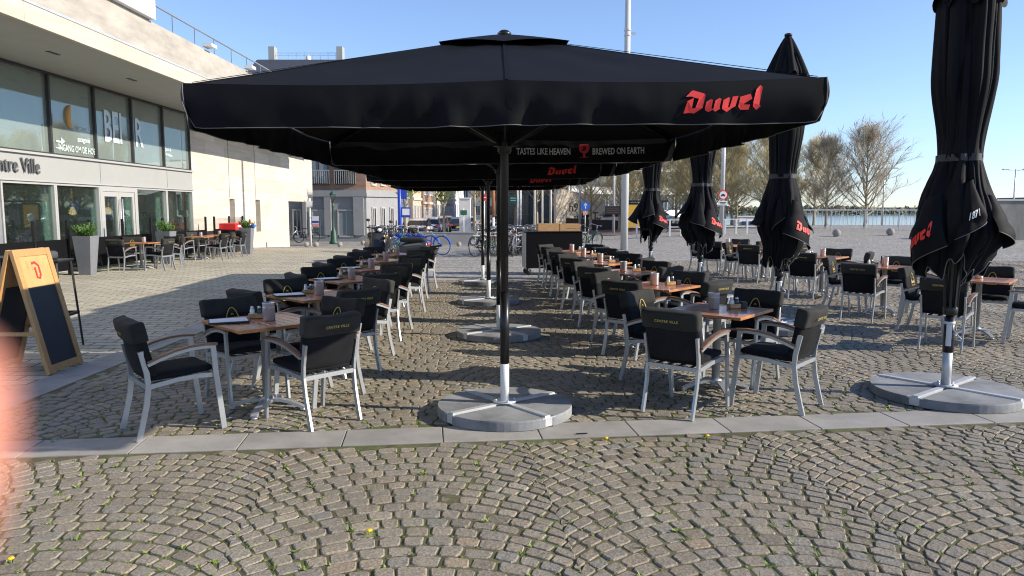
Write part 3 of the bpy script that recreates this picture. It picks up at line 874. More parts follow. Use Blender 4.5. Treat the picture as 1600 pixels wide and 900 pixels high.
def make_open_umbrella(label, seed=1):
    rr = random.Random(seed)
    t = thing('open_umbrella', label, 'umbrella')
    umbrella_base(t, seed=seed, RB=.555)
    m = MB(); m.lathe([(.036, .10), (.036, .42)], 20); m.build('socket', M_white, t)
    m = MB(); m.lathe([(.031, .30), (.031, 2.95), (.02, 2.97)], 20); m.lathe([(.038, .415), (.038, 1.0)], 20); pole = m.build('pole', M_blackmetal, t)
    m = MB(); m.lathe([(.045, 2.12), (.055, 2.14), (.055, 2.26), (.045, 2.28)], 16)
    for k_ in range(8):
        a = k_ * PI / 4; m.box((.065 * math.cos(a), .065 * math.sin(a), 2.2), (.05, .03, .05), Matrix.Rotation(a, 3, 'Z'))
    m.build('runner', M_blackmetal, pole)
    m = MB(); m.lathe([(.0, 2.88), (.06, 2.88), (.06, 2.98), (.0, 2.98)], 16); m.build('hub', M_blackmetal, pole)
    tilt = Matrix.Rotation(R(-.7), 4, 'Y')
    tl = lambda x, y, z: (tilt @ Vector((x, y, z - 2.42))) + Vector((0, 0, 2.42))
    for k_ in range(8):
        x, y = sq(k_)
        x, y = x * HALF * .985, y * HALF * .985
        m = MB(); m.sweep([tl(x * f, y * f, canopy_z(HALF * max(.05, f)) - .035) for f in (.04, .35, .7, 1.0)], .02, .034)
        rb = m.build('rib', M_blackmetal, t)
        m = MB(); m.sweep([tl(x * .03, y * .03, 2.2), tl(x * .52, y * .52, canopy_z(HALF * .52) - .055)], .016, .026)
        m.build('strut', M_blackmetal, rb)
    # canopy cloth
    m = MB(); NS = 96; rings = [.10, .22, .36, .5, .64, .78, .9, .97, 1.0]
    def cl(i, j):
        s = 8 * i; x, y = sq(s); f = rings[int(round(j * (len(rings) - 1)))]
        return tl(x * HALF * f, y * HALF * f, canopy_z(HALF * f, s % 1) + .004 * noise.noise(Vector((x * 3, y * 3, f * 2 + seed))) + .014 * f * (1 - f) * 4 * noise.noise(Vector((s * 3.2, f * 1.2, seed))))
    m.grid(cl, NS, len(rings), wrap=True)
    can = m.build('canopy', M_canvas, t)
    # wind vent: a small cap floating over the opening
    m = MB(); vr = [0.02, .25, .5, .75, 1.0]
    def vc(i, j):
        s = 8 * i; x, y = sq(s); f = vr[int(round(j * 4))]
        return tl(x * .475 * f, y * .475 * f, 3.048 - .135 * f + .016 * math.sin(PI * (s % 1)) * f - .022 * f * f)
    m.grid(vc, 48, 5, wrap=True)
    vent = m.build('vent_cap', M_canvas, can)
    m = MB(); m.lathe([(.055, 3.03), (.055, 3.055), (.03, 3.075), (0, 3.08)], 16); m.build('finial', M_blackmetal, can)
    m = MB()
    for k_ in range(8):
        x, y = sq(k_)
        m.sweep([tl(x * HALF * f, y * HALF * f, canopy_z(HALF * f) + .0045) for f in (.12, .4, .7, .985)], .018, .003)
    m.build('seam', mat('canvas_seam', (0.0055, 0.006, 0.0075), 0.75, spec=.1), can)
    # valances, one per side, rounded at the lower corners
    for k_ in range(4):
        a = k_ * PI / 2; c_, s_ = math.cos(a), math.sin(a); sd_ = rr.uniform(0, 50)
        def side(u, v_, off=0.0, k_=k_, sd_=sd_, c_=c_, s_=s_):
            """u along -1..1, v_ 0 at the eave .. 1 at the hem"""
            eu = (abs(u) - .965) / .035
            drop = VAL
            if eu > 0: drop *= math.sqrt(max(0.0, 1 - .55 * eu * eu))
            uu = (u + 1) % 1.0
            sag = .02 * math.sin(PI * uu)
            fold = noise.noise(Vector((u * 7.0, v_ * .8, sd_))) * .036 * (0.35 + v_) + noise.noise(Vector((u * 19.0, v_ * 1.4, sd_ + 7))) * .048 * math.exp(-4 * (u + .1) ** 2)
            out = HALF + .012 + .03 * math.sin(PI * min(1, v_ * 1.0)) * .6 - .02 * v_ + fold * v_ ** .6
            x = u * (HALF + .012); yy = -out - off; z = EAVE - sag * (1 - .75 * v_) + .004 - drop * v_ + .008 * noise.noise(Vector((u * 4, 3.3, sd_))) * v_
            return tl(x * c_ - yy * s_, x * s_ + yy * c_, z)
        m = MB(); m.grid(lambda i, j: side(-1 + 2 * i, j), 81, 8)
        va = m.build('valance', M_canvas, t)
        m = MB(); m.tube([side(-1 + 2 * i / 80, 1.0, .001) for i in range(81)], .003, 5); m.tube([side(-1, j / 6, .001) for j in range(7)], .004, 5); m.tube([side(1, j / 6, .001) for j in range(7)], .004, 5)
        m.build('piping', M_pipe, va)
        if k_ in (0, 2):
            m = MB(); duvel(m, lambda x, z: side((1.20 + x) / HALF, .44 - z / VAL, .006), .43)
            m.build('lettering', M_red, va)
        if k_ == 2:
            # slogan printed on the inner face of the far side
            inn = -.006
            m = MB(); put_text(m, 'TASTES LIKE HEAVEN', lambda x, y: side((-.415 - x) / HALF, .62 - y / VAL, inn), .098, bold=.002, sx=.60); m.build('slogan', M_lightprint, va)
            m = MB(); put_text(m, 'BREWED ON EARTH', lambda x, y: side((-1.19 - x) / HALF, .62 - y / VAL, inn), .098, bold=.002, sx=.60); m.build('slogan', M_lightprint, va)
            m = MB(); goblet(m, lambda x, y: side((-.835 - x) / HALF, .46 - y / VAL, inn), .15)
            gb = m.build('goblet_print', mat('dark_red_print', (0.55, 0.03, 0.04), 0.6), va)
            m = MB(); dmark(m, lambda x, y: side((-.835 - x) / HALF, .36 - y / VAL, inn * 1.7), .05)
            m.build('mark', M_canvas, gb)
    return t

UM = [(-.06, 6.02), (-.17, 9.76), (-.42, 13.25), (-.66, 16.75)]
lab = ['large black open umbrella nearest the viewer with red lettering', 'second open black umbrella, straight behind the nearest open one', 'third open black umbrella from the viewer, half hidden by the second', 'farthest open black umbrella, over the end of the table rows']
u0 = make_open_umbrella(lab[0], 3)
u0.location = (*UM[0], GZ); u0.rotation_euler = (0, 0, R(1.0)); u0['group'] = 'black umbrellas of the terrace'
for (x, y), l_ in zip(UM[1:], lab[1:]):
    o = dup(u0, (x, y, GZ), R(rf.uniform(-1, 2)), l_, 'black umbrellas of the terrace'); o.scale = (1, 1, 1.004 if y < 11 else .99)

def make_closed_umbrella(label, seed, top=3.98, hem=1.02, view=-120, tilted=(.7, -.2)):
    """folded canopy tied at hip height; view is the bearing (deg) the camera sees it from"""
    t = thing('closed_umbrella', label, 'umbrella', group='black umbrellas of the terrace')
    umbrella_base(t, seed=seed)
    m = MB(); m.lathe([(.040, .10), (.040, .42)], 20); m.build('socket', M_galv, t)
    m = MB(); m.lathe([(.034, .38), (.034, top - .05)], 20); pole = m.build('pole', M_blackmetal, t)
    m = MB(); m.lathe([(.044, .40), (.044, .72)], 20); m.lathe([(.055, .74), (.06, .75), (.06, .80), (.05, .82)], 16)
    for k_ in range(8):
        a = k_ * PI / 4 + .2; m.bar((.05 * math.cos(a), .05 * math.sin(a), .78), (.075 * math.cos(a), .075 * math.sin(a), 1.45), .02, .014, (math.cos(a), math.sin(a), 0))
    m.build('runner', M_blackmetal, pole)
    va_ = R(view)
    m = MB(); vs = []
    m.grid(lambda i, j: ((.0455) * math.cos(va_ - .5 + i), (.0455) * math.sin(va_ - .5 + i), .46 + .20 * j), 8, 2)
    st = m.build('sticker', mat('label_white', (.6, .62, .65), .5), pole)
    m = MB(); m.lathe([(.046, .655), (.047, .66), (.047, .675), (.046, .68)], 20); m.build('collar', M_galv, pole)
    m = MB(); hx, hy = math.cos(va_ + .9), math.sin(va_ + .9)
    m.tube([(hx * .045, hy * .045, .60), (hx * .12, hy * .12, .54), (hx * .12, hy * .12, .52), (hx * .045, hy * .045, .52)], .006, 6); m.build('crank_handle', M_galv, pole)
    TIE = 2.12
    def rad(th, z):
        """radius of the folded cloth: broad folds with sharp valleys between them"""
        c_, s_ = math.cos(th), math.sin(th)
        if z > TIE:
            f = (z - TIE) / (top - .55 - TIE); f = max(0, min(1.3, f))
            base = .175 + .070 * sstep(0, .55, f) + .015 * noise.noise(Vector((c_, s_, z * 2.1 + seed)))
            if z > top - .50: base *= max(.2, 1 - (z - top + .50) * 1.9)
            n_ = noise.noise(Vector((c_ * 1.55 + seed, s_ * 1.55, z * .35)))
            n2 = noise.noise(Vector((c_ * 3.4, s_ * 3.4 + seed, z * .45 + 7)))
            amp = .34 * min(1, f * 5 + .35)
        else:
            f = (TIE - z) / (TIE - hem)
            base = (.175 + .17 * sstep(-.1, .6, f)) * (1 - .36 * sstep(.6, 1.05, f))
            base *= 1 + .5 * f * noise.noise(Vector((c_ * .8, s_ * .8, seed * 1.7 + z * .4)))
            n_ = noise.noise(Vector((c_ * 1.25 + seed, s_ * 1.25, z * .55)))
            n2 = noise.noise(Vector((c_ * 2.9, s_ * 2.9 + seed, z * .7 + 7)))
            amp = .36 + .10 * f
        pl = min(1.0, abs(n_) * 3.2); p2 = min(1.0, abs(n2) * 3.5)
        cr = 0.0
        if z < TIE:
            f = min(1, (TIE - z) / (TIE - hem))
            cr = .16 * f * (min(1, abs(noise.noise(Vector((c_ * 2.2, s_ * 2.2 + seed, z * 3.2)))) * 3) - .5) + .05 * f * noise.noise(Vector((c_ * 6, s_ * 6, z * 7 + seed)))
        return base * (1 + cr) * (1 - amp + amp * (.68 * pl ** .7 + .32 * p2 ** .7) * 1.12)
    def hemz(th): return hem + .30 * noise.noise(Vector((math.cos(th) * 1.1, math.sin(th) * 1.1, seed + 4.2))) + .14 * noise.noise(Vector((math.cos(th) * 3, math.sin(th) * 3, seed)))
    def surf(th, z, off=0.0):
        r_ = rad(th, z) + off; k2 = sstep(TIE, hem + .2, z) if False else max(0, min(1, (TIE - z) / .7))
        return (r_ * math.cos(th) + .10 * k2 * noise.noise(Vector((z * 1.8, seed, 2.2))), r_ * math.sin(th) + .10 * k2 * noise.noise(Vector((seed, z * 1.8, 8.1))), z)
    NT, NZ = 180, 64
    m = MB(); m.grid(lambda i, j: surf(2 * PI * i, hemz(2 * PI * i) + (top - .30 - hemz(2 * PI * i)) * j), NT, NZ, wrap=True)
    can = m.build('canopy', M_canvas, t)
    m = MB(); m.tube([surf(2 * PI * i / NT, hemz(2 * PI * i / NT), .0) for i in range(NT)], .005, 5, closed=True); m.build('piping', M_pipe, can)
    m = MB(); m.grid(lambda i, j: (lambda r_: (r_ * math.cos(2 * PI * i), r_ * math.sin(2 * PI * i), TIE - .03 + .06 * j))(rad(2 * PI * i, TIE) * .9 + .028), 40, 3, wrap=True); m.build('tie_strap', mat('strap_grey', (.035, .036, .04), .7), can)
    # outer flaps of the valance hanging over the skirt
    rr = random.Random(seed * 3 + 1)
    flaps = []
    for k_ in range(5):
        main = k_ == 0
        tc = va_ + (tilted[0], -.15 if tilted[0] > 0 else .35, 2.3, -2.2, tilted[0] * -1.6)[k_]
        wd = .66 if main else rr.uniform(.30, .5); zt = 1.78 if main else rr.uniform(1.78, 1.98); zb = 1.24 if main else rr.uniform(1.36, 1.56)
        sl_ = tilted[1] if main else rr.uniform(-.22, .22)
        bulge = .11 if main else .14 if k_ == 4 else rr.uniform(.03, .08)
        def fl(i, j, tc=tc, wd=wd, zt=zt, zb=zb, sl_=sl_, bulge=bulge, o=0.0):
            th = tc + (i - .5) * 2 * wd * (.45 + .55 * j); z = zt + (zb - zt) * j + sl_ * (i - .5) * (.3 + .7 * j)
            r_ = max(rad(tc - .25, z), rad(tc, z), rad(tc + .25, z)) + .012 + bulge * j ** 1.5 + .035 * noise.noise(Vector((i * 2.2 + tc, j * 1.3, seed))) * j - .05 * abs(2 * i - 1) ** 3 + o
            return (r_ * math.cos(th), r_ * math.sin(th), z)
        m = MB(); m.grid(fl, 24, 14); f_ = m.build('flap', M_canvas, can)
        m = MB(); m.tube([fl(i / 20, 1) for i in range(21)], .004, 5); m.build('flap_piping', M_pipe, t)
        flaps.append(fl)
    # vent cap folded down like a small hood
    def hood(i, j):
        th = 2 * PI * i; f = j
        r_ = .03 + .27 * f ** .85; r_ *= 1 - .26 * (1 - abs(math.cos(4 * th + .4))) * min(1, f * 2)
        return (r_ * math.cos(th), r_ * math.sin(th), top - .56 * f + .05 * math.cos(8 * th) * f)
    m = MB(); m.grid(hood, 96, 10, wrap=True); m.build('vent_cap', M_canvas, can)
    m = MB(); m.lathe([(.05, top - .01), (.05, top + .02), (0, top + .035)], 14); m.build('finial', M_blackmetal, can)
    return t, surf, flaps, can, va_

CU = [(3.92, 6.58), (3.72, 10.30), (3.54, 13.95), (3.28, 17.55)]
clab = ['closed black umbrella nearest the viewer, its folded cloth at the right edge', 'closed black umbrella whose pointed cap rises above the open canopy', 'closed black umbrella in front of the no-cars sign pole', 'closed black umbrella farthest away, beside the tall grey lamp post']
for k_, ((x, y), l_) in enumerate(zip(CU, clab)):
    view = math.degrees(math.atan2(-y, -x))
    til = (-.80, .26) if k_ == 0 else (.72, -.24)
    t, surf, flaps, can, va_ = make_closed_umbrella(l_, (4, 19, 25, 33)[k_], top=(3.98, 4.0, 3.95, 3.95)[k_], hem=(1.10, .95, .95, 1.0)[k_], view=view, tilted=til)
    t.location = (x, y, GZ)
    sz = .46
    m = MB(); duvel(m, lambda x_, y_, fl=flaps[0]: fl(.5 + x_ / .60 + (-.06 if k_ == 0 else .16), .62 - y_ / .54, o=.007), sz); m.build('lettering', M_red, can)
    if k_ == 0:
        m = MB()
        put_text(m, '1871', lambda x_, y_: flaps[1](.5 + x_ / .40, .74 - y_ / .42, o=.018), .085, bold=.002)
        m.build('number', M_whiteprint, can)
# ================================================================ LEFT BUILDING
FX = -12.0
def brick_stone(name, c1, c2, mortar, bw, bh, axis='x', ms=0.004, rough=0.8, streak=0.12):
    """coursed stone/brick on an upright wall; axis = the wall's normal"""
    m = bpy.data.materials.new(name); m.use_nodes = True
    n = m.node_tree.nodes; l = m.node_tree.links; b = n['Principled BSDF']; b.inputs['Roughness'].default_value = rough; b.inputs['Specular IOR Level'].default_value = 0.3
    tc = n.new('ShaderNodeTexCoord'); sp = n.new('ShaderNodeSeparateXYZ'); cb = n.new('ShaderNodeCombineXYZ')
    l.new(tc.outputs['Object'], sp.inputs[0])
    l.new(sp.outputs['Y' if axis == 'x' else 'X'], cb.inputs['X']); l.new(sp.outputs['Z'], cb.inputs['Y'])
    br = n.new('ShaderNodeTexBrick'); br.inputs['Scale'].default_value = 1; br.inputs['Brick Width'].default_value = bw; br.inputs['Row Height'].default_value = bh
    br.inputs['Mortar Size'].default_value = ms; br.inputs['Mortar Smooth'].default_value = .2
    br.inputs['Color1'].default_value = (*c1, 1); br.inputs['Color2'].default_value = (*c2, 1); br.inputs['Mortar'].default_value = (*mortar, 1)
    l.new(cb.outputs[0], br.inputs['Vector'])
    mp = n.new('ShaderNodeMapping'); mp.inputs['Scale'].default_value = (.5, 6, 1); l.new(cb.outputs[0], mp.inputs['Vector'])
    nz = n.new('ShaderNodeTexNoise'); nz.inputs['Scale'].default_value = 1.5; nz.inputs['Detail'].default_value = 7; l.new(mp.outputs[0], nz.inputs['Vector'])
    mr = n.new('ShaderNodeMapRange'); mr.inputs[1].default_value = .3; mr.inputs[2].default_value = .7; mr.inputs[3].default_value = 1 - streak; mr.inputs[4].default_value = 1 + streak
    l.new(nz.outputs[0], mr.inputs[0])
    vm = n.new('ShaderNodeVectorMath'); vm.operation = 'SCALE'; l.new(br.outputs[0], vm.inputs[0]); l.new(mr.outputs[0], vm.inputs['Scale']); l.new(vm.outputs[0], b.inputs['Base Color'])
    inv = n.new('ShaderNodeMath'); inv.operation = 'SUBTRACT'; inv.inputs[0].default_value = 1; l.new(br.outputs['Fac'], inv.inputs[1])
    bp = n.new('ShaderNodeBump'); bp.inputs['Strength'].default_value = .35; bp.inputs['Distance'].default_value = .01; l.new(inv.outputs[0], bp.inputs['Height']); l.new(bp.outputs[0], b.inputs['Normal'])
    return m
M_trav = brick_stone('travertine', (0.49, 0.435, 0.36), (0.59, 0.53, 0.45), (0.33, 0.30, 0.26), 1.9, 0.62)
M_fascia = brick_stone('travertine_fascia', (0.47, 0.41, 0.335), (0.52, 0.46, 0.38), (0.22, 0.22, 0.18), 1.6, 5.0)
M_conc = mat('board_concrete', (0.38, 0.345, 0.30), 0.85, var=.22, vs=1.6, bump=.2, bs=20, stretch=(1, .6, 2.2))
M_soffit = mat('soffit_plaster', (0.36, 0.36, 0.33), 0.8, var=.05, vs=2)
M_band = mat('grey_panel', (0.33, 0.33, 0.315), 0.45, var=.03, vs=2)
M_frame = mat('pale_grey_frame', (0.37, 0.365, 0.35), 0.45)
M_dframe = mat('dark_gasket', (0.035, 0.035, 0.037), 0.5)
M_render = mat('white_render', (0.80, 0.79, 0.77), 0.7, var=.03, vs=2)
M_inwall = mat('room_wall', (0.50, 0.47, 0.42), 0.9, var=.25, vs=1.4)
M_infloor = mat('room_floor', (0.16, 0.14, 0.12), 0.6)
M_incol = mat('room_column', (0.80, 0.86, 0.82), 0.6)
M_glass = glassmat('shop_glass', (0.72, 0.86, 0.81), refl=0.05, gl=0.85, blend=.2, opaque=.02, ocol=(.50, .58, .54))
M_glassup = glassmat('upper_glass', (0.72, 0.86, 0.81), refl=0.10, gl=0.9, blend=.28, opaque=.30, ocol=(.52, .60, .56))  # pale opaque share put into the pane, imitating brighter daylit rooms behind

bld = thing('cafe_building', 'long modern stone and glass cafe building with a deep flat canopy', 'building')
Y0, Y1, YE = 9.0, 28.1, 45.0
def part(name, m, mb, parent=None): return mb.build(name, m, parent or bld)
# travertine end wall with two upright slots and the cut-away corner
m = MB()
TH = .8
def wall_x(mb, y0, y1, z0, z1, x=FX, th=TH): mb.box((x - th / 2, (y0 + y1) / 2, (z0 + z1) / 2), (th, y1 - y0, z1 - z0))
zb = -0.55; zt = 5.6
slots = [(31.75, 32.35, .62, 2.12), (34.95, 35.6, .62, 2.12)]
wall_x(m, 28.1, 31.75, zb, zt); wall_x(m, 31.75, 32.35, zb, .62); wall_x(m, 31.75, 32.35, 2.12, zt)
wall_x(m, 32.35, 34.95, zb, zt); wall_x(m, 34.95, 35.6, zb, .62); wall_x(m, 34.95, 35.6, 2.12, zt)
wall_x(m, 35.6, 40.1, zb, zt); wall_x(m, 40.1, YE, 2.1, zt)
end = part('stone_wall', M_trav, m)
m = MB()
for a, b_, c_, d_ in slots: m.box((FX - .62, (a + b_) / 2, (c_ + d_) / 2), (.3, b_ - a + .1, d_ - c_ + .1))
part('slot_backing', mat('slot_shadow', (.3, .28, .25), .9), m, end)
m = MB()
for y in (31.78, 35.0): m.box((FX + .003, y, 3.9), (.012, .035, 3.5))
part('joint_line', mat('joint_dark', (.16, .14, .12), .9), m, end)
m = MB(); m.box((FX - 5, YE - .4, 3.8), (8.4, .8, 3.5)); m.box((FX - 4.8, 37, 2.25), (8, 15.8, .28)); part('rear_wall', M_conc, m)
# roof slab, canopy soffit and fascia
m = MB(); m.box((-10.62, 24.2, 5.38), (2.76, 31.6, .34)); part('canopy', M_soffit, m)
m = MB(); m.box((-9.20, 24.2, 5.385), (.09, 31.6, .37)); part('fascia', M_fascia, m)
m = MB(); m.box((-9.26, 24.2, 5.60), (.24, 31.7, .05)); part('fascia_cap', M_galv, m)
m = MB(); m.box((-9.75, 24.6, 6.13), (.3, 40.8 - 4, 1.04)); part('parapet', M_conc, m)
m = MB(); m.box((-17, 26, 5.7), (14, 38, .28)); part('roof', M_conc, m)
m = MB()
for y in np.arange(20.5, 42.6, 1.5): m.bar((-9.75, y, 6.65), (-9.75, y, 7.2), .02)
m.bar((-9.75, 19.9, 7.22), (-9.75, 42.9, 7.22), .035); rl = part('roof_railing', mat('rail_grey', (.2, .21, .22), .5), m)
m = MB(); m.box((-9.75, 31.4, 6.95), (.012, 23, .46)); part('railing_glass', glassmat('rail_glass', (.985, .99, .995), refl=.0, blend=.03), m, rl)
for y in (24.0, 27.6, 31.2):
    m = MB(); m.box((-9.5, y, 6.78), (.3, .42, .10)); part('rooftop_lamp', M_white, m, rl)
# upper box that juts over the roof
m = MB(); m.box((-14.4, 11.0, 9.28), (9.9, 18.7, 5.2)); ub = part('upper_storey', M_render, m)
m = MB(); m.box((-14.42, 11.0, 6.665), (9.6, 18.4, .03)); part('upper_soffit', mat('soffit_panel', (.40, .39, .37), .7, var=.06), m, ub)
m = MB(); m.box((-9.44, 18.75, 7.55), (.05, .55, 1.0)); part('small_window', glassmat('dark_window', (.35, .4, .45), refl=.2), m, ub)
for y, x in ((17.3, -10.4), (20.8, -10.4), (24.3, -10.4)):
    m = MB(); m.box((x, y, 5.205), (.10, .42, .012)); part('downlight', M_dframe, m)
# band between the storeys with the name
m = MB(); m.box((FX - .06, 18.4, 2.74), (.20, 19.3, .62)); bd = part('sign_band', M_band, m)
m = MB(); m.box((FX + .04, 18.4, 3.075), (.16, 19.36, .055)); m.box((FX + .04, 18.4, 2.40), (.12, 19.36, .05)); part('sill', M_frame, m)
m = MB()
for y in (15.4, 21.8, 26.0): m.box((FX + .0415, y, 2.74), (.004, .012, .61))
part('panel_joint', M_dframe, m, bd)
m = MB()
for dz_ in (0.03, 0.05): put_text(m, 'Centre Ville', lambda x, y, dz_=dz_: (FX + .043 + dz_, 17.95 + x, 2.58 + y), .52, bold=.004, sx=.80)
part('name_letters', mat('sign_letter_grey', (.09, .09, .09), .5), m, bd)
# floors and rooms behind the glass
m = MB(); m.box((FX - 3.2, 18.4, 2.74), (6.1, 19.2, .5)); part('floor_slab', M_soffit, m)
m = MB(); m.box((FX - 5.5, 18.4, 2.6), (.2, 19.2, 5.2)); m.box((FX - 2.8, 28.0, 2.6), (5.4, .2, 5.2)); part('room_wall', M_inwall, m)
m = MB(); m.box((FX - 2.8, 18.4, .0), (5.4, 19.2, .06)); m.box((FX - 2.8, 18.4, 3.03), (5.4, 19.2, .06)); part('room_floor', M_infloor, m)
BAYS = [9.1 + 2.1 * i for i in range(10)]    # ... 17.5, 19.6, 21.7, 23.8, 25.9, 28.0
for i, y in enumerate(BAYS):
    if y < 11 or y > 27: continue
    m = MB(); m.box((FX - .55, y + .27, 4.13), (.3, .42, 2.06)); part('room_column', M_incol, m)
    m = MB(); m.box((FX - .55, y + .27, 1.22), (.3, .42, 2.36)); part('room_column', M_incol, m)
m = MB(); m.box((FX - .45, 18.5, 4.15), (.05, 1.9, 2.05)); m.box((FX - .45, 16.4, 4.15), (.05, 1.9, 2.05)); part('pale_screen', mat('pale_screen', (.70, .78, .75), .7), m)
m = MB(); m.box((FX - 5.3, 21, 1.15), (.16, 9, .5)); part('shelf_bar', mat('shelf_ochre', (.30, .20, .07), .7, var=.5, vs=3), m)
# tables, seats and a dark bar inside
m = MB()
for x, y in ((-14.2, 20.6), (-14.6, 23.0), (-13.6, 24.2), (-14.4, 26.4), (-15.2, 22.2), (-13.7, 18.6)):
    m.box((x, y, .76), (.8, .8, .04)); m.box((x, y, .38), (.08, .08, .74)); m.box((x + .6, y, .45), (.45, .45, .08)); m.box((x + .8, y, .7), (.06, .45, .5)); m.box((x - .7, y + .2, .45), (.45, .45, .08))
part('room_furniture', mat('room_wood', (.12, .06, .03), .5), m)
m = MB(); m.box((FX - 4.9, 21, .55), (.6, 6, 1.1)); m.box((FX - 5.35, 24.6, 1.6), (.1, 3.0, 1.2)); part('room_bar', mat('room_dark', (.035, .03, .028), .5), m)
# windows
def window(y0, y1, z0, z1, kind):
    m = MB(); fx = FX - .02
    if kind == 'up':
        fw = .035
        m.box((fx, y0 + fw / 2, (z0 + z1) / 2), (.14, fw, z1 - z0)); m.box((fx, y1 - fw / 2, (z0 + z1) / 2), (.14, fw, z1 - z0))
        m.box((fx, (y0 + y1) / 2, z0 + .02), (.14, y1 - y0 - 2 * fw, .04)); m.box((fx, (y0 + y1) / 2, z1 - .03), (.14, y1 - y0 - 2 * fw, .06))
        f = part('window', M_dframe, m)
    else:
        fw = .06
        m.box((fx, y0 + fw / 2, (z0 + z1) / 2), (.15, fw, z1 - z0)); m.box((fx, y1 - fw / 2, (z0 + z1) / 2), (.15, fw, z1 - z0))
        m.box((fx, (y0 + y1) / 2, z0 + .04), (.15, y1 - y0 - 2 * fw, .08)); m.box((fx, (y0 + y1) / 2, z1 - .03), (.15, y1 - y0 - 2 * fw, .06))
        f = part('window', M_frame, m)
    m = MB(); m.box((fx - .02, (y0 + y1) / 2, (z0 + z1) / 2), (.012, y1 - y0 - 2 * fw, z1 - z0 - .09)); p_ = part('pane', M_glassup if kind == 'up' else M_glass, m, f)
    return f
for i in range(1, 9):
    window(BAYS[i] + .002, BAYS[i + 1] - .002, 3.105, 5.205, 'up')
for i in range(1, 9):
    a, b_ = BAYS[i] + .002, BAYS[i + 1] - .002
    if i in (1, 2, 3):
        m = MB(); m.box((FX - .03, (a + b_) / 2, 1.19), (.10, b_ - a, 2.36)); part('blank_panel', mat('blank_grey', (.22, .22, .235), .5), m); continue
    if i == 6:
        # double door with long steel pulls
        m = MB()
        for yy, w_ in ((a + .06, .12), (b_ - .06, .12)): m.box((FX - .02, yy, 1.19), (.16, w_, 2.36))
        m.box((FX - .02, (a + b_) / 2, 2.29), (.16, b_ - a - .24, .16)); part('door_frame', M_frame, m)
        mid = (a + b_) / 2
        for s in (-1, 1):
            y0, y1 = (a + .125, mid - .004) if s < 0 else (mid + .004, b_ - .125)
            m = MB()
            for yy in (y0 + .06, y1 - .06): m.box((FX + .0, yy, 1.11), (.08, .12, 2.18))
            m.box((FX + .0, (y0 + y1) / 2, .10), (.08, y1 - y0 - .24, .18)); m.box((FX + .0, (y0 + y1) / 2, 2.13), (.08, y1 - y0 - .24, .14))
            d_ = part('door', M_frame, m)
            m = MB(); m.box((FX - .01, (y0 + y1) / 2, 1.12), (.012, y1 - y0 - .24, 1.88)); part('pane', M_glass, m, d_)
            m = MB(); m.tube([(FX + .11, mid + s * .07, .45), (FX + .11, mid + s * .07, 2.0)], .018, 8)
            for z in (.6, 1.85): m.bar((FX + .03, mid + s * .07, z), (FX + .11, mid + s * .07, z), .02)
            part('handle', M_steel, m, d_)
        continue
    window(a, b_, .02, 2.372, 'down')
# lettering stuck on the panes
def pane_text(mb, txt, yc, z, size, **k_): put_text(mb, txt, lambda x, y: (FX - .012, yc + x, z + y), size, **k_)
m = MB(); pane_text(m, 'BEI', 22.75, 3.70, 1.30, bold=.02, sx=.62)
part('pane_letters', mat('pane_letter_pale', (.62, .72, .78), .6), m); m = MB(); pane_text(m, 'R', 24.28, 3.70, 1.25, bold=.02, sx=.66); part('pane_letters', MATS['pane_letter_pale'], m)
m = MB(); pane_text(m, 'INGANG OM DE HOEK', 20.88, 3.24, .25, bold=.004, sx=.72); pane_text(m, 'patagonia', 21.15, 3.55, .20, bold=.004, sx=.8); pane_text(m, 'FACTORY', 21.2, 3.86, .15, bold=.004, sx=.9)
part('pane_letters', mat('pane_letter_white', (.55, .62, .61), .6), m); m = MB(); pane_text(m, 'Jack &', 26.30, 3.70, .17, bold=.004); pane_text(m, 'Wolfskin', 26.34, 3.52, .14, bold=.004)
part('pane_letters', MATS['pane_letter_white'], m); m = MB(); m.box((FX - .012, 19.98, 3.47), (.004, .22, .05)); m.add([(FX - .01, 20.08, 3.40), (FX - .01, 20.26, 3.495), (FX - .01, 20.08, 3.59)], [(0, 1, 2)]); m.box((FX - .012, 19.98, 3.30), (.004, .3, .03))
part('arrow_sticker', MATS['pane_letter_white'], m)
m = MB(); m.tube([(FX - .012, 20.62 - .17 * math.sin(a_), 4.18 + .30 * math.cos(a_)) for a_ in np.linspace(.15, PI - .15, 14)], [.02 + .06 * math.sin(PI * i / 13) for i in range(14)], 8); part('crescent_logo', mat('logo_orange', (.60, .30, .08), .6), m)
# pendant lamps in the room
for y, x in ((22.1, -13.0), (25.2, -13.6), (26.1, -14.2), (18.2, -13.2)):
    m = MB(); m.lathe([(.005, 2.3), (.005, 1.75)], 6, (x, y, 0)); m.lathe([(.03, 1.75), (.08, 1.66), (.10, 1.55), (.0, 1.50)], 12, (x, y, 0))
    part('pendant_lamp', mat('lamp_glow', (.9, .55, .2), .5, emit=(1, .62, .28), es=2.2), m)

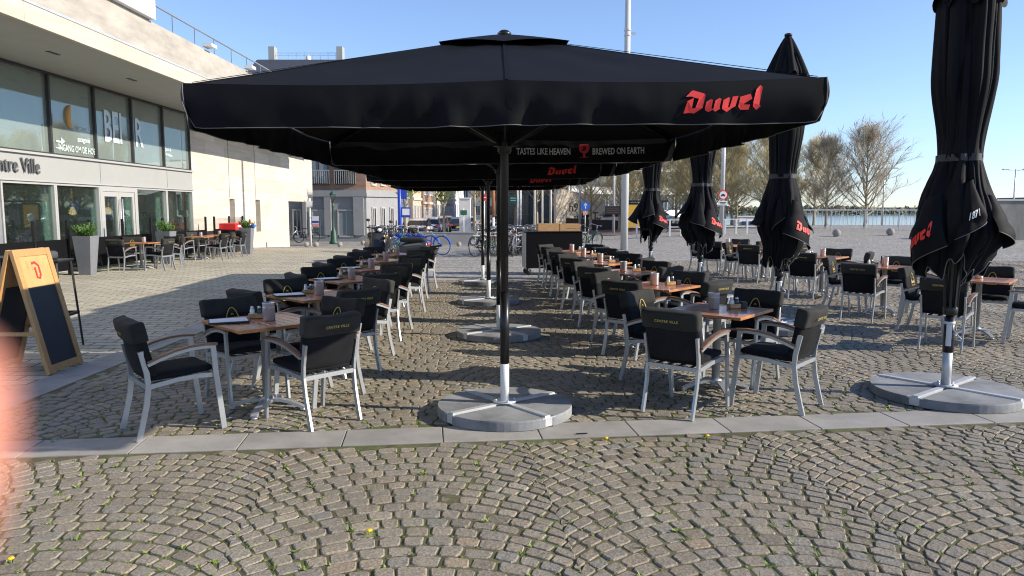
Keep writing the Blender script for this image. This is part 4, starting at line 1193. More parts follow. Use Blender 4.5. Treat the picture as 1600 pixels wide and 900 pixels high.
# ================================================================ CAFE FRONT TERRACE
M_planter = mat('fibre_cement_grey', (0.155, 0.16, 0.172), 0.8, var=.12, vs=3, bump=.1, bs=60)
M_leaf = mat('shrub_green', (0.085, 0.17, 0.03), 0.55, island=.5)
def planter(px, py, yaw, h, label, seed):
    rr = random.Random(seed)
    t = thing('planter', label, 'planter', (px, py, gz(px, py) + .006), yaw, 'grey planters by the cafe')
    m = MB(); b_, a_ = .145, .225; tk = .035
    ring = lambda r_, z: [(-r_, -r_, z), (r_, -r_, z), (r_, r_, z), (-r_, r_, z)]
    vs = ring(b_, 0) + ring(a_, h) + ring(a_ - tk, h) + ring(a_ - tk - .02, h - .12)
    fs = [(3, 2, 1, 0)] + [(k_ * 4 + i, k_ * 4 + (i + 1) % 4, k_ * 4 + 4 + (i + 1) % 4, k_ * 4 + 4 + i) for k_ in range(3) for i in range(4)]
    m.add(vs, fs); m.build('pot', M_planter, t)
    m = MB(); m.box((0, 0, h - .10), ((a_ - tk) * 1.9, (a_ - tk) * 1.9, .02)); m.build('soil', mat('soil', (.03, .022, .015), .95), t)
    s_ = MB()
    for i in range(46):
        a = rr.uniform(0, 2 * PI); r_ = rr.uniform(0, .13); l_ = rr.uniform(.22, .42); sp = rr.uniform(.15, .75)
        p0 = Vector((r_ * math.cos(a), r_ * math.sin(a), h - .1)); d_ = Vector((math.cos(a) * sp, math.sin(a) * sp, 1)).normalized()
        for k_ in range(26):
            f = rr.uniform(.15, 1); ld = (d_ + Vector((rr.uniform(-.8, .8), rr.uniform(-.8, .8), rr.uniform(-.1, .9)))).normalized()
            s_.leaf(p0 + d_ * l_ * f, ld, Vector((rr.uniform(-1, 1), rr.uniform(-1, 1), 1)), rr.uniform(.06, .11), rr.uniform(.015, .03))
    sh = s_.build('planter_shrub', M_leaf); sh.location = t.location; sh.rotation_euler = t.rotation_euler
    tag(sh, 'bushy green shrub growing in the ' + label.split(',')[0], 'shrub', 'shrubs in the grey planters')
planter(-10.95, 19.1, R(2), 1.0, 'tall tapered grey planter nearest the chalkboard sign, by the cafe glass', 1)
planter(-10.70, 23.0, R(-1), 1.0, 'middle tapered grey planter, between two sets of cafe chairs', 2)
planter(-9.95, 27.9, R(3), .98, 'farthest tapered grey planter, beside the red cooler and stone wall', 3)

def windscreen(y0, y1, label):
    t = thing('windscreen', label, 'windscreen', (-11.35, 0, .006), 0, 'black windscreens by the cafe')
    n = max(2, int(round((y1 - y0) / 1.4))); sw = (y1 - y0) / n
    for i in range(n + 1):
        m = MB(); m.box((0, y0 + sw * i, .70), (.06, .07, 1.40)); m.build('post', M_blackmetal, t)
        m = MB(); m.box((0, y0 + sw * i, .012), (.3, .14, .02)); m.build('foot_plate', M_blackmetal, t)
    m = MB()
    for i in range(n): m.box((0, y0 + sw * (i + .5), .52), (.03, sw - .08, .80))
    m.build('lower_panel', mat('screen_black', (.006, .006, .007), .6, spec=.1), t)
    m = MB()
    for i in range(n): m.box((0, y0 + sw * (i + .5), 1.14), (.012, sw - .08, .42))
    m.build('glass_panel', glassmat('screen_glass', (.985, .99, .99), refl=.01, blend=.06), t)
windscreen(16.3, 19.0, 'black windscreen left of the nearest planter, behind the chalkboard sign')
windscreen(20.0, 23.4, 'black windscreen between the nearest and middle planters')
windscreen(24.2, 27.6, 'black windscreen between the middle and farthest planters')
windscreen(28.4, 31.4, 'black windscreen posts and panel beside the red cooler')

CG = 'grey armchairs in front of the cafe'
ct = [(-10.35, 20.7, 'first'), (-10.55, 25.0, 'second'), (-10.55, 26.6, 'third')]
for x, y, nm in ct:
    place(table0, x, y, .006, R(rf.uniform(-4, 4)), 'small wooden table, %s along the cafe windscreens' % nm, 'wooden tables of the terrace')
    place(can0, x + .05, y + .1, .006 + TOPZ, 0, 'steel canister on the %s table along the cafe windscreens' % nm, 'steel canisters on the tables')
for x, y, fc, lb in [(-10.55, 20.05, 85, 'with its back to the viewer at the first cafe table, near side'), (-9.72, 20.45, 170, 'at the walk side of the first cafe table'), (-9.75, 21.3, 200, 'second one on the walk side of the first cafe table'), (-10.95, 21.45, -60, 'between first cafe table and the windscreen'), (-10.2, 22.0, 265, 'beyond the first cafe table, before the middle planter'),
                     (-10.75, 24.2, 80, 'facing away, just past the middle planter'), (-9.85, 24.75, 175, 'on the walk side of the second cafe table'), (-9.88, 25.5, 190, 'between the second and third cafe tables, walk side'), (-9.85, 26.5, 180, 'on the walk side of the third cafe table'), (-10.3, 27.3, 260, 'next to the farthest planter, facing the viewer'), (-11.0, 26.0, -20, 'against the windscreen between second and third cafe tables')]:
    place_chair(x, y, fc, 'armchair ' + lb, CG)
# red promotional cooler by the stone wall
t = thing('red_cooler', 'red and white cooler with a dark body standing before the stone wall', 'cooler', (-11.05, 29.9, .0))
m = MB(); m.box((0, 0, .44), (.62, 1.9, .84), bev=.02); m.build('body', M_blackpl, t)
m = MB(); m.box((0, 0, 1.0), (.66, 2.0, .27), bev=.03); m.build('lid', mat('cooler_red', (.62, .02, .02), .4), t)
m = MB()
for y in (-.6, .1, .7): m.box((.332, y, 1.02), (.004, .38, .07))
m.box((.335, .1, .90), (.012, .9, .18)); m.build('label_panel', M_whiteprint, t)
m = MB(); m.box((0, 0, .012), (.6, 1.7, .02)); m.build('base', M_armwood, t)
t = thing('blue_bag', 'small blue bundle on the rim of the farthest planter', 'bag', (-9.72, 27.95, .985))
m = MB(); m.ico((0, 0, .06), .12, 2, (1.2, .8, .5), .5); m.build('bundle', mat('bag_blue', (.03, .14, .55), .5), t)

# ================================================================ CHALKBOARD SIGN AND HIGH TABLES
M_pine = mat('varnished_pine', (0.50, 0.27, 0.10), 0.45, var=.18, vs=9, stretch=(8, 8, .8), coat=.2)
M_chalk = mat('chalkboard', (0.022, 0.024, 0.030), 0.55, var=.12, vs=3)
t = thing('chalkboard_sign', 'wooden A-frame chalkboard sign with red emblem at the left kerb', 'sign board', (-4.72, 7.72, .012), R(0))
H_, Wd = 1.30, .60
def leafpanel(sgn, top):
    """one leaf of the A-frame: local u across (y), v up the slope"""
    foot = Vector((0 if sgn > 0 else -.68, 0, 0)); ap = Vector((-.30 if sgn > 0 else -.33, 0, H_ - .03))
    up = (ap - foot).normalized(); nrm = Vector((up.z, 0, -up.x)) * (1 if sgn > 0 else -1)
    L_ = (ap - foot).length
    M3 = Matrix((Vector((0, 1, 0)), up, nrm)).transposed()
    def P(u, v_, n_=0): return foot + M3 @ Vector((u, v_, n_))
    def bx(mb, u0, u1, v0, v1, n0, n1):
        c_ = P((u0 + u1) / 2, (v0 + v1) / 2, (n0 + n1) / 2); mb.box(c_, (u1 - u0, v1 - v0, n1 - n0), M3, bev=.003)
    m = MB(); w2 = Wd / 2
    bx(m, -w2, -w2 + .07, 0, L_, -.02, .02); bx(m, w2 - .07, w2, 0, L_, -.02, .02)
    bx(m, -w2 + .071, w2 - .071, .02, .09, -.018, .018); bx(m, -w2 + .071, w2 - .071, L_ - .075, L_ - .002, -.018, .018)
    f = m.build('frame', M_pine, t)
    m = MB(); bx(m, -w2 + .071, w2 - .071, .091, L_ - .40, -.006, .008); m.build('chalkboard', M_chalk, f)
    m = MB(); bx(m, -w2 + .071, w2 - .071, L_ - .399, L_ - .076, -.008, .012); hd = m.build('header', mat('header_pine', (.58, .33, .13), .5, var=.12, vs=5), f)
    if sgn > 0:
        m = MB()
        # the angular emblem: an open hexagonal D
        pth = [(-.075, .075), (-.01, .085), (.05, .045), (.05, -.05), (.015, -.095), (-.03, -.085), (-.03, .03)]
        m.sweep([P(u * .8 + .0, L_ - .225 + v_ * .95, .0145) for u, v_ in pth], .026, .003, tuple(nrm))
        m.build('emblem', M_red, hd)
        m = MB(); rr = random.Random(4)
        for i in range(12):
            put_text(m, rr.choice(('mmm', 'nun', 'wm', 'nnu')), lambda x, y, i=i: P(-.13 + .07 * (i % 2) + x, L_ - .13 - .018 * (i // 2) + y, .0145), .016)
        m.build('fine_print', mat('print_brown', (.30, .10, .05), .6), hd)
leafpanel(1, True); leafpanel(-1, True)
m = MB(); m.bar((-.62, -.28, .42), (-.10, -.28, .42), .02, .04); m.bar((-.62, .28, .42), (-.10, .28, .42), .02, .04); m.build('stay', M_pine, t)

def high_stool(x, y, rz, label, cushion):
    t = thing('bar_table', label, 'bar table', (x, y, .01), rz, 'black high tables by the sign')
    lh = 1.06
    for sx in (-1, 1):
        for sy in (-1, 1):
            m = MB(); m.bar((sx * .25, sy * .25, 0), (sx * .19, sy * .19, lh), .02); m.build('leg', M_blackmetal, t)
    m = MB()
    for s in (-1, 1):
        m.bar((-.24, s * .226, .42), (.24, s * .226, .42), .016, .035); m.bar((s * .226, -.24, .42), (s * .226, .24, .42), .016, .035)
    m.build('footrest', M_blackmetal, t)
    m = MB(); m.box((0, 0, lh + .012), (.44, .44, .024), bev=.006); m.build('top', M_blackmetal, t)
    if cushion:
        c_ = MB(); c_.lathe([(.0, 0), (.18, 0), (.20, .02), (.20, .07), (.18, .09), (0, .095)], 28)
        o = c_.build('seat_cushion', mat('cushion_grey', (.06, .06, .065), .8)); o.location = (x - .12, y + .05, .01 + lh + .029)
        tag(o, 'round dark grey cushion lying on the black high table', 'cushion')
high_stool(-5.56, 8.85, R(8), 'tall black high table right behind the chalkboard sign', True)
high_stool(-6.0, 7.35, R(-5), 'tall black high table at the left edge of the photo', False)
high_stool(-6.4, 9.4, R(4), 'tall black high table farther back, behind the other two', False)

# ================================================================ SERVICE COUNTER
t = thing('service_counter', 'black wheeled service counter at the end of the table rows', 'counter', (1.05, 19.3, .01), R(8))
m = MB(); m.box((0, 0, .63), (1.46, .62, .92), bev=.012); m.build('cabinet', mat('counter_black', (.006, .006, .0075), .6, var=.1, spec=.08), t)
m = MB(); m.box((-.745, 0, .63), (.02, .6, .90)); m.build('side_panel', mat('counter_grey', (.30, .31, .32), .5), t)
m = MB(); m.box((0, 0, 1.105), (1.50, .66, .025), bev=.004); m.build('worktop', M_blackpl, t)
for sx in (-.66, .66):
    for sy in (-.24, .24):
        m = MB(); m.bar((sx, sy, .17), (sx, sy, .10), .04); ca_ = m.build('caster', M_galv, t)
        m = MB(); a = Matrix.Rotation(PI / 2, 3, 'X'); mm = MB(); mm.lathe([(.0, -.018), (.07, -.018), (.075, 0), (.07, .018), (0, .018)], 16)
        m.add([a @ Vector(p_) + Vector((sx, sy, .076)) for p_ in mm.v], mm.f, True); m.build('tyre', M_blackpl, ca_)
for k_, (dx, lb) in enumerate(((-.14, 'plain wooden crate on the black service counter, left of the slatted one'), (.42, 'slatted wooden crate on the black service counter, at its right end'))):
    p0 = Matrix.Rotation(R(8), 3, 'Z') @ Vector((dx, 0, 0))
    t2 = thing('wooden_crate', lb, 'crate', (1.05 + p0.x, 19.3 + p0.y, 1.128), R(8), 'wooden crates on the counter')
    m = MB()
    if k_ == 0:
        for s in (-1, 1): m.box((0, s * .19, .095), (.54, .014, .19)); m.box((s * .27, 0, .095), (.014, .36, .19))
    else:
        for z in (.03, .095, .16):
            for s in (-1, 1): m.box((0, s * .19, z), (.54, .014, .052)); m.box((s * .27, 0, z), (.014, .36, .052))
        for sx in (-1, 1):
            for sy in (-1, 1): m.box((sx * .25, sy * .175, .095), (.03, .014, .19))
    m.build('side_boards', M_lightwood, t2)
    m = MB(); m.box((0, 0, .006), (.52, .34, .01)); m.build('bottom', M_lightwood, t2)
# ================================================================ THE FAR SIDE OF THE SQUARE
M_brick = brick_stone('red_brick', (0.25, 0.135, 0.09), (0.33, 0.19, 0.13), (0.32, 0.27, 0.22), .24, .08, axis='y', ms=.012)
M_brickx = brick_stone('red_brick_side', (0.25, 0.135, 0.09), (0.33, 0.19, 0.13), (0.32, 0.27, 0.22), .24, .08, axis='x', ms=.012)
M_lime = mat('grey_limestone', (0.27, 0.275, 0.28), 0.8, var=.08, vs=1.5)
M_limedark = mat('limestone_plinth', (0.24, 0.245, 0.25), 0.85, var=.1, vs=2)
M_slate = mat('roof_slate', (0.055, 0.06, 0.075), 0.6, var=.25, vs=5, stretch=(1, 1, 3))
M_cream = mat('cream_plaster', (0.60, 0.54, 0.44), 0.85, var=.08, vs=1)
M_ochre = mat('ochre_plaster', (0.50, 0.40, 0.29), 0.85, var=.08, vs=1)
M_pinkish = mat('pale_pink_plaster', (0.55, 0.42, 0.36), 0.85, var=.08, vs=1)
M_wglass = mat('window_glass_dark', (0.03, 0.038, 0.045), 0.08, spec=.8)
M_wglass2 = mat('window_glass_blind', (0.22, 0.26, 0.27), 0.12, spec=.8)

def far_window(parent, cx, cy, cz, w_, h_, ang, glass=None, frame=None, bars=1, proud=.04):
    """window set proud of a wall whose outward normal has bearing ang (radians)"""
    Rz = Matrix.Rotation(ang + PI / 2, 3, 'Z')      # local -y looks outwards
    def bx(mb, c, d): mb.box(Vector((cx, cy, cz)) + Rz @ Vector(c), d, Rz)
    m = MB(); t_ = .09
    bx(m, (-w_ / 2 + t_ / 2, -proud / 2, 0), (t_, proud + .06, h_)); bx(m, (w_ / 2 - t_ / 2, -proud / 2, 0), (t_, proud + .06, h_))
    bx(m, (0, -proud / 2, h_ / 2 - t_ / 2), (w_ - 2 * t_, proud + .06, t_)); bx(m, (0, -proud / 2 - .02, -h_ / 2 + t_ / 2), (w_ - 2 * t_, proud + .1, t_))
    for i in range(bars): bx(m, (-w_ / 2 + w_ * (i + 1) / (bars + 1), -proud / 2 - .002, 0), (.06, proud + .02, h_ - 2 * t_))
    f = m.build('window', frame or M_frame, parent)
    m = MB(); bx(m, (0, -.012, 0), (w_ - 2 * t_, .02, h_ - 2 * t_)); m.build('pane', glass or M_wglass, f)
    return f

# --- corner building: limestone ground storey, brick above, slate roof
GB = -.5
cb_ = thing('corner_building', 'corner building with grey limestone ground storey, brick floors and slate roof', 'building')
plan = [(-18.2, 50), (-9.75, 50), (-8.15, 53.4), (-8.6, 62), (-18.2, 62)]
def storey(mb, z0, z1, off=0.0):
    cx, cy = -13.5, 56
    pl = [(cx + (x - cx) * (1 + off / 8), cy + (y - cy) * (1 + off / 6)) for x, y in plan]
    mb.prism(pl, z0, z1)
m = MB(); storey(m, GB, 2.5); m.build('stone_storey', M_lime, cb_)
m = MB(); storey(m, GB, GB + .42, .10); m.build('plinth', M_limedark, cb_)
m = MB(); storey(m, 2.5, 2.72, .16); storey(m, 2.72, 2.95, .07); m.build('cornice', M_lime, cb_)
m = MB(); storey(m, 2.95, 9.4); m.build('brick_storeys', M_brick, cb_)
m = MB(); storey(m, 9.4, 9.7, .25); m.build('eaves_cornice', M_cream, cb_)
m = MB(); pl0 = plan; cx, cy = -13.6, 56.5
pl1 = [(cx + (x - cx) * .86, cy + (y - cy) * .62) for x, y in plan]
m.add([(x, y, 9.7) for x, y in pl0] + [(x, y, 11.9) for x, y in pl1], [(i, (i + 1) % 5, (i + 1) % 5 + 5, i + 5) for i in range(5)] + [(5, 6, 7, 8, 9)])
rf_ = m.build('roof', M_slate, cb_)
for x in (-16.8, -12.05):
    m = MB(); m.box((x, 53.6, 12.2), (.42, .7, 1.5)); m.build('chimney', mat('chimney_render', (.34, .36, .35), .85), rf_)
m = MB(); m.bar((-16.6, 53.5, 12.55), (-12.2, 53.5, 12.55), .03); m.bar((-16.6, 53.5, 12.4), (-12.2, 53.5, 12.4), .03)
for x in np.arange(-16.2, -12.2, .55): m.bar((x, 53.5, 11.88), (x, 53.5, 12.55), .025)
m.build('roof_rail', M_galv, rf_)
m = MB(); m.lathe([(.0, 11.85), (.16, 11.9), (.2, 12.15), (.16, 12.4), (0, 12.46)], 12, (-14.4, 53.9, 0)); m.build('vent_dome', M_white, rf_)
for x0, x1 in ((-15.35, -14.95), (-14.0, -13.75), (-12.55, -12.1), (-10.6, -9.9)):
    m = MB(); m.box(((x0 + x1) / 2, 49.90, 1.2), (x1 - x0, .16, 2.55)); m.build('pilaster', M_lime, cb_)
far_window(cb_, -16.2, 49.97, .72, 1.5, 1.9, -PI / 2)
far_window(cb_, -14.62 + .35, 49.97, .76, .9, 1.7, -PI / 2) if False else None
far_window(cb_, -12.85 + .0, 49.97, .72, 1.15, 1.85, -PI / 2, M_wglass2)
far_window(cb_, -11.1, 49.97, .72, 1.2, 1.85, -PI / 2, M_wglass2)
far_window(cb_, -14.4, 49.97, .72, .62, 1.9, -PI / 2)
m = MB(); m.box((-13.15, 49.86, .83), (.46, .01, .75)); po = m.build('for_sale_notice', mat('poster_white', (.75, .75, .78), .6), cb_)
m = MB(); m.box((-13.15, 49.852, .82), (.455, .008, .13)); m.build('notice_band', mat('poster_blue', (.03, .05, .3), .6), po)
m = MB(); m.box((-13.15, 49.852, .60), (.455, .008, .2)); m.build('notice_foot', mat('poster_red', (.7, .3, .27), .6), po)
for x in (-12.85, -11.1, -15.2):
    for zc in (4.35, 7.2):
        w_ = far_window(cb_, x, 49.97, zc, 1.35, 2.1, -PI / 2, M_wglass2 if x == -12.85 else None, M_dframe)
        m = MB()
        for i in range(11): m.bar((x - .7 + i * .14, 49.78, zc - 1.0), (x - .7 + i * .14, 49.78, zc - .15), .025)
        m.bar((x - .72, 49.78, zc - .12), (x + .72, 49.78, zc - .12), .05); m.build('balcony_rail', M_galv, w_)
a = math.atan2(-1.6, 3.4) ; sx_, sy_ = -8.15 + 9.75, 3.4
for f in (.22, .5, .78):
    x, y = -9.75 + sx_ * f, 50 + sy_ * f; ang = math.atan2(-sx_, sy_)
    far_window(cb_, x, y, .8, .5, 2.0, ang)
    far_window(cb_, x, y, 4.2, .55, 1.9, ang, None, M_cream)
    far_window(cb_, x, y, 7.2, .55, 1.9, ang, None, M_cream)

# --- houses along the street that runs away behind the square
def house(x0, x1, y0, y1, h_, wallm, label, side='right', base=GB, floors=3, cols=3, roofm=None, front=True):
    """row house; side: which upright face looks to the street"""
    t = thing('town_house', label, 'house', group='houses along the far street')
    m = MB(); m.box(((x0 + x1) / 2, (y0 + y1) / 2, (base + h_) / 2), (x1 - x0, y1 - y0, h_ - base)); m.build('wall', wallm, t)
    m = MB(); ov = .15; cx, cy = (x0 + x1) / 2, (y0 + y1) / 2
    m.add([(x0 - ov, y0, h_), (x1 + ov, y0, h_), (x1 + ov, y1, h_), (x0 - ov, y1, h_), (cx, y0, h_ + 2.2), (cx, y1, h_ + 2.2)], [(0, 1, 4), (1, 2, 5, 4), (2, 3, 5), (3, 0, 4, 5), (3, 2, 1, 0)])
    r_ = m.build('roof', roofm or M_slate, t)
    m = MB(); m.box((cx, y0 + 1, h_ + 2.2), (.6, .5, 1.2)); m.build('chimney', M_brick, r_)
    fh = (h_ - base) / floors
    if side in ('right', 'left'):
        xx, ang = (x1, 0.0) if side == 'right' else (x0, PI)
        for k_ in range(floors):
            for c in range(cols):
                yy = y0 + (y1 - y0) * (c + .5) / cols
                far_window(t, xx, yy, base + fh * (k_ + .52), min(1.3, (y1 - y0) / cols * .55), fh * .58, ang, M_wglass, M_white)
        m = MB(); m.box((xx + (.06 if side == 'right' else -.06), cy, base + fh - .1), (.12, y1 - y0 - .1, .22)); m.build('string_course', M_cream, t)
    if front:
        n_ = max(1, int((x1 - x0) / 2.4))
        for k_ in range(floors):
            for c in range(n_):
                far_window(t, x0 + (x1 - x0) * (c + .5) / n_, y0, base + fh * (k_ + .52), 1.1, fh * .58, -PI / 2, M_wglass, M_white)
    return t
house(-18, -8.5, 64, 70, 9.0, M_ochre, 'ochre house with pale bands just right of the corner building', cols=3)
house(-18, -8.3, 70, 78, 8.0, M_brickx, 'brick house behind the ochre one on the far street', cols=4)
house(-18, -8.1, 78, 90, 9.5, M_cream, 'long cream house halfway down the far street', cols=5)
house(-18, -8.0, 90, 104, 8.5, M_pinkish, 'pale pink house farther down the far street', cols=5)
house(-18, -8.0, 104, 124, 10, M_render, 'white house at the far end of the street, left side', cols=6)
house(-13, -3.2, 150, 160, 10, M_cream, 'cream house closing the far street, left one', front=True, side='none')
house(-3, 6, 148, 160, 9, M_brick, 'brick house closing the far street, right one', front=True, side='none')

# --- blue glass hall and white-banded building behind the bicycles
hall = thing('glass_hall', 'dark blue glass building behind the bicycle stands', 'building')
m = MB(); m.box((7.5, 96, 3.4), (17, 16, 8.0)); m.build('glazed_body', mat('blue_glazing', (.035, .06, .10), .12, spec=.8), hall)
m = MB()
for x in np.arange(-.5, 15.6, 2.0): m.box((x, 87.95, 3.4), (.12, .12, 7.9))
for z in (1.0, 3.6, 6.2): m.box((7.5, 87.93, z), (16.9, .10, .14))
m.build('mullions', mat('steel_blue_grey', (.16, .19, .22), .5), hall)
wb = thing('banded_building', 'modern white-banded office building with long window rows behind the flagpoles', 'building')
Rb = Matrix.Rotation(R(28), 3, 'Z')
def wbx(mb, c, d): mb.box(Vector((13.5, 82, 0)) + Rb @ Vector(c), d, Rb)
m = MB(); wbx(m, (0, 4, 2.9), (17, 9, 6.8)); m.build('core', mat('office_glass', (.05, .08, .11), .1, spec=.8), wb)
m = MB()
for z in (1.15, 3.6, 6.1): wbx(m, (0, -.65, z), (17.6, .45, .75))
wbx(m, (0, 4, 6.55), (17.6, 9.6, .3)); m.build('white_bands', M_render, wb)
m = MB()
for x in np.arange(-8, 8.1, 1.0):
    for z in (2.4, 4.85): wbx(m, (x, -.55, z), (.10, .12, 1.7))
m.build('window_posts', M_frame, wb)
gw = thing('beige_wall', 'beige freestanding wall panel with black graffiti figures', 'wall')
m = MB(); m.add([(3.6, 61, 0.0), (7.9, 63.5, 0.0), (7.9, 63.5, 2.6), (3.6, 61, 3.4), (3.45, 61.3, 0.0), (7.75, 63.8, 0.0), (7.75, 63.8, 2.6), (3.45, 61.3, 3.4)], [(0, 1, 2, 3), (5, 4, 7, 6), (3, 2, 6, 7), (1, 5, 6, 2), (4, 0, 3, 7), (1, 0, 4, 5)])
m.build('panel', mat('beige_render', (.62, .53, .42), .8, var=.06), gw)
m = MB()
for i, (tt, zz_) in enumerate(((.35, 1.5), (.5, .7), (.72, .75))):
    bx_, by_ = 3.6 + 4.3 * tt, 61 + 2.5 * tt
    put_text(m, ('h9', 'mH', 'MT')[i], lambda x, y: (bx_ + x * .86 + .01, by_ + x * .5 - .02, zz_ + y), .95, bold=.01)
m.build('graffiti', M_blackpl, gw)

# --- ramp road with dark wall
rd = MB(); vs = [(5.2, 47, .03), (30, 52, .14), (30, 56, .30), (5.0, 56, .06)]
rd.add([(6.0, 46.5, gz(6, 46.5) + .03), (11.0, 46.6, gz(11, 46.6) + .03), (9.5, 58, gz(9.5, 58) + .03), (4.0, 60, gz(4, 60) + .03)], [(0, 1, 2, 3)])
tag(rd.build('road', M_road), kind='structure')
rw_ = MB(); rw_.add([(4.3, 59.5, -.3), (12.5, 51.5, -.1), (12.5, 51.5, .62), (4.3, 59.5, .95), (4.5, 59.8, -.3), (12.7, 51.8, -.1), (12.7, 51.8, .62), (4.5, 59.8, .95)], [(0, 1, 2, 3), (5, 4, 7, 6), (3, 2, 6, 7), (1, 5, 6, 2), (4, 0, 3, 7)])
tag(rw_.build('ramp_wall', mat('dark_basalt', (.03, .03, .033), .8, var=.2)), 'low dark wall running beside the red-grey ramp road', 'wall')
lw = MB(); lw.box((-3.4, 45.5, -.18), (3.6, .3, .8)); lw.box((-3.4, 45.5, .24), (3.7, .36, .06))
tag(lw.build('low_wall', M_lime), 'low grey concrete wall behind the blue bicycles', 'wall')
mo = MB(); mo.box((-3.9, 62, 1.0), (.9, .8, 3.0)); mo.box((-3.9, 62, 2.55), (1.0, .9, .12)); 
tag(mo.build('white_pylon', M_render), 'white rectangular pylon at the mouth of the far street', 'pylon')

# --- quay railing, right-hand wall, far shore
ry = 46.2
t = thing('quay_railing', 'grey metal quay railing with upright bars in front of the water', 'railing')
m = MB(); m.bar((15.5, ry, 1.62), (31, ry, 1.62), .06); m.bar((15.5, ry, .55), (31, ry, .55), .04); m.build('handrail', M_galv, t)
m = MB()
for x in np.arange(15.6, 31, .26): m.bar((x, ry, .55), (x, ry, 1.6), .022)
m.build('bars', M_galv, t)
for x in np.arange(15.6, 31, 2.1):
    m = MB(); m.bar((x, ry + .002, .3), (x, ry + .002, 1.63), .05); m.build('post', M_galv, t)
t = thing('white_fence', 'low fence of white posts and rails left of the no-cars sign', 'fence')
m = MB(); m.bar((6.8, 41.8, 1.05), (16.5, 41.8, 1.15), .05); m.bar((6.8, 41.8, .65), (16.5, 41.8, .75), .05); m.build('rails', M_white, t)
for x in np.arange(7.0, 16.4, .62):
    m = MB(); m.bar((x, 41.8, gz(x, 41.8)), (x, 41.8, 1.1), .09); m.build('post', M_white, t)
t = thing('concrete_wall', 'stained concrete wall with pale coping at the right edge', 'wall')
wy = 37.2
def stain_mat():
    m = mat('stained_concrete', (0.235, 0.225, 0.205), 0.9, var=.3, vs=1.3, bump=.25, bs=14, stretch=(1, 1, .35)); return m
m = MB(); m.box((33, wy, .9), (18.0, .5, 2.4)); m.build('wall_body', stain_mat(), t)
m = MB(); m.box((33, wy, 2.13), (18.1, .62, .09)); m.build('coping', mat('coping_pale', (.48, .47, .44), .8), t)
def pigeon(x, y, z, rz, label):
    t = thing('pigeon', label, 'pigeon', (x, y, z), rz)
    m = MB(); 
    secs = [((0, -.16, .10), .012), ((0, -.10, .11), .035), ((0, -.02, .125), .062), ((0, .06, .15), .058), ((0, .10, .19), .034), ((0, .115, .225), .028), ((0, .13, .245), .026), ((0, .155, .243), .012), ((0, .175, .238), .003)]
    m.tube([p_ for p_, _ in secs], [r_ for _, r_ in secs], 10)
    m.build('body', mat('pigeon_grey', (.11, .11, .12), .7, var=.2, vs=20), t)
    for s in (-1, 1):
        m = MB(); m.tube([(s * .02, .02, .08), (s * .025, .025, 0), (s * .025, .055, .003)], .006, 5); m.build('leg', mat('pigeon_leg', (.35, .12, .09), .6), t)
px_, py_ = gp(1527, 377, .2)
pigeon(px_, 36.2, gz(px_, 36.2), R(70), 'grey pigeon standing at the foot of the concrete wall')
pigeon(25.6, 36.3, gz(25.6, 36.3), R(-60), 'second pigeon, farther right along the concrete wall')

# far shore: tree belt and buildings (too far to tell trees apart)
sh = MB(); sh.add([(-100, 415, -1.8), (900, 415, -1.8), (900, 800, 3), (-100, 800, 3)], [(0, 1, 2, 3)])
tag(sh.build('far_bank', mat('far_bank_green', (.07, .09, .035), .9, var=.3, vs=.05)), kind='structure')
fb = MB(); rr = random.Random(8)
for i in range(5200):
    x = rr.uniform(60, 420); hm = 3.5 + 3.0 * noise.noise(Vector((x * .03, 0, 0))) + 2 * noise.noise(Vector((x * .11, 4, 0)))
    z = -1.6 + rr.random() ** .8 * max(1.5, hm)
    d_ = Vector((rr.uniform(-1, 1), rr.uniform(-1, 1), rr.uniform(-.2, 1))).normalized()
    fb.leaf((x, 420 + rr.uniform(-6, 12), z), d_, Vector((rr.uniform(-1, 1), 1, rr.uniform(-1, 1))), rr.uniform(1.2, 2.6), rr.uniform(.8, 1.8))
tag(fb.build('far_treeline', mat('far_tree_olive', (.19, .175, .10), .9, island=.35)), kind='stuff')
def far_block(x, y, wd, h_, label, m1, z0=-1.5):
    t = thing('far_building', label, 'building')
    m = MB(); m.box((x, y, z0 + h_ / 2), (wd, 20, h_)); m.build('wall', m1, t)
    m = MB(); m.box((x, y, z0 + h_ + .25), (wd + .6, 20.6, .5)); m.build('roof', mat('far_roof', (.10, .095, .10), .8), t)
    m = MB()
    for i in range(int(wd / 5)): m.box((x - wd / 2 + 3 + i * 5, y - 10.05, z0 + h_ * .55), (2.4, .1, h_ * .35))
    m.build('windows', M_wglass, t)
far_block(232, 330, 22, 7.5, 'distant grey hall above the concrete wall, left part', mat('hall_grey', (.20, .21, .23), .8))
far_block(257, 335, 26, 8.0, 'distant reddish hall above the concrete wall, right part', mat('hall_red', (.24, .16, .14), .8))

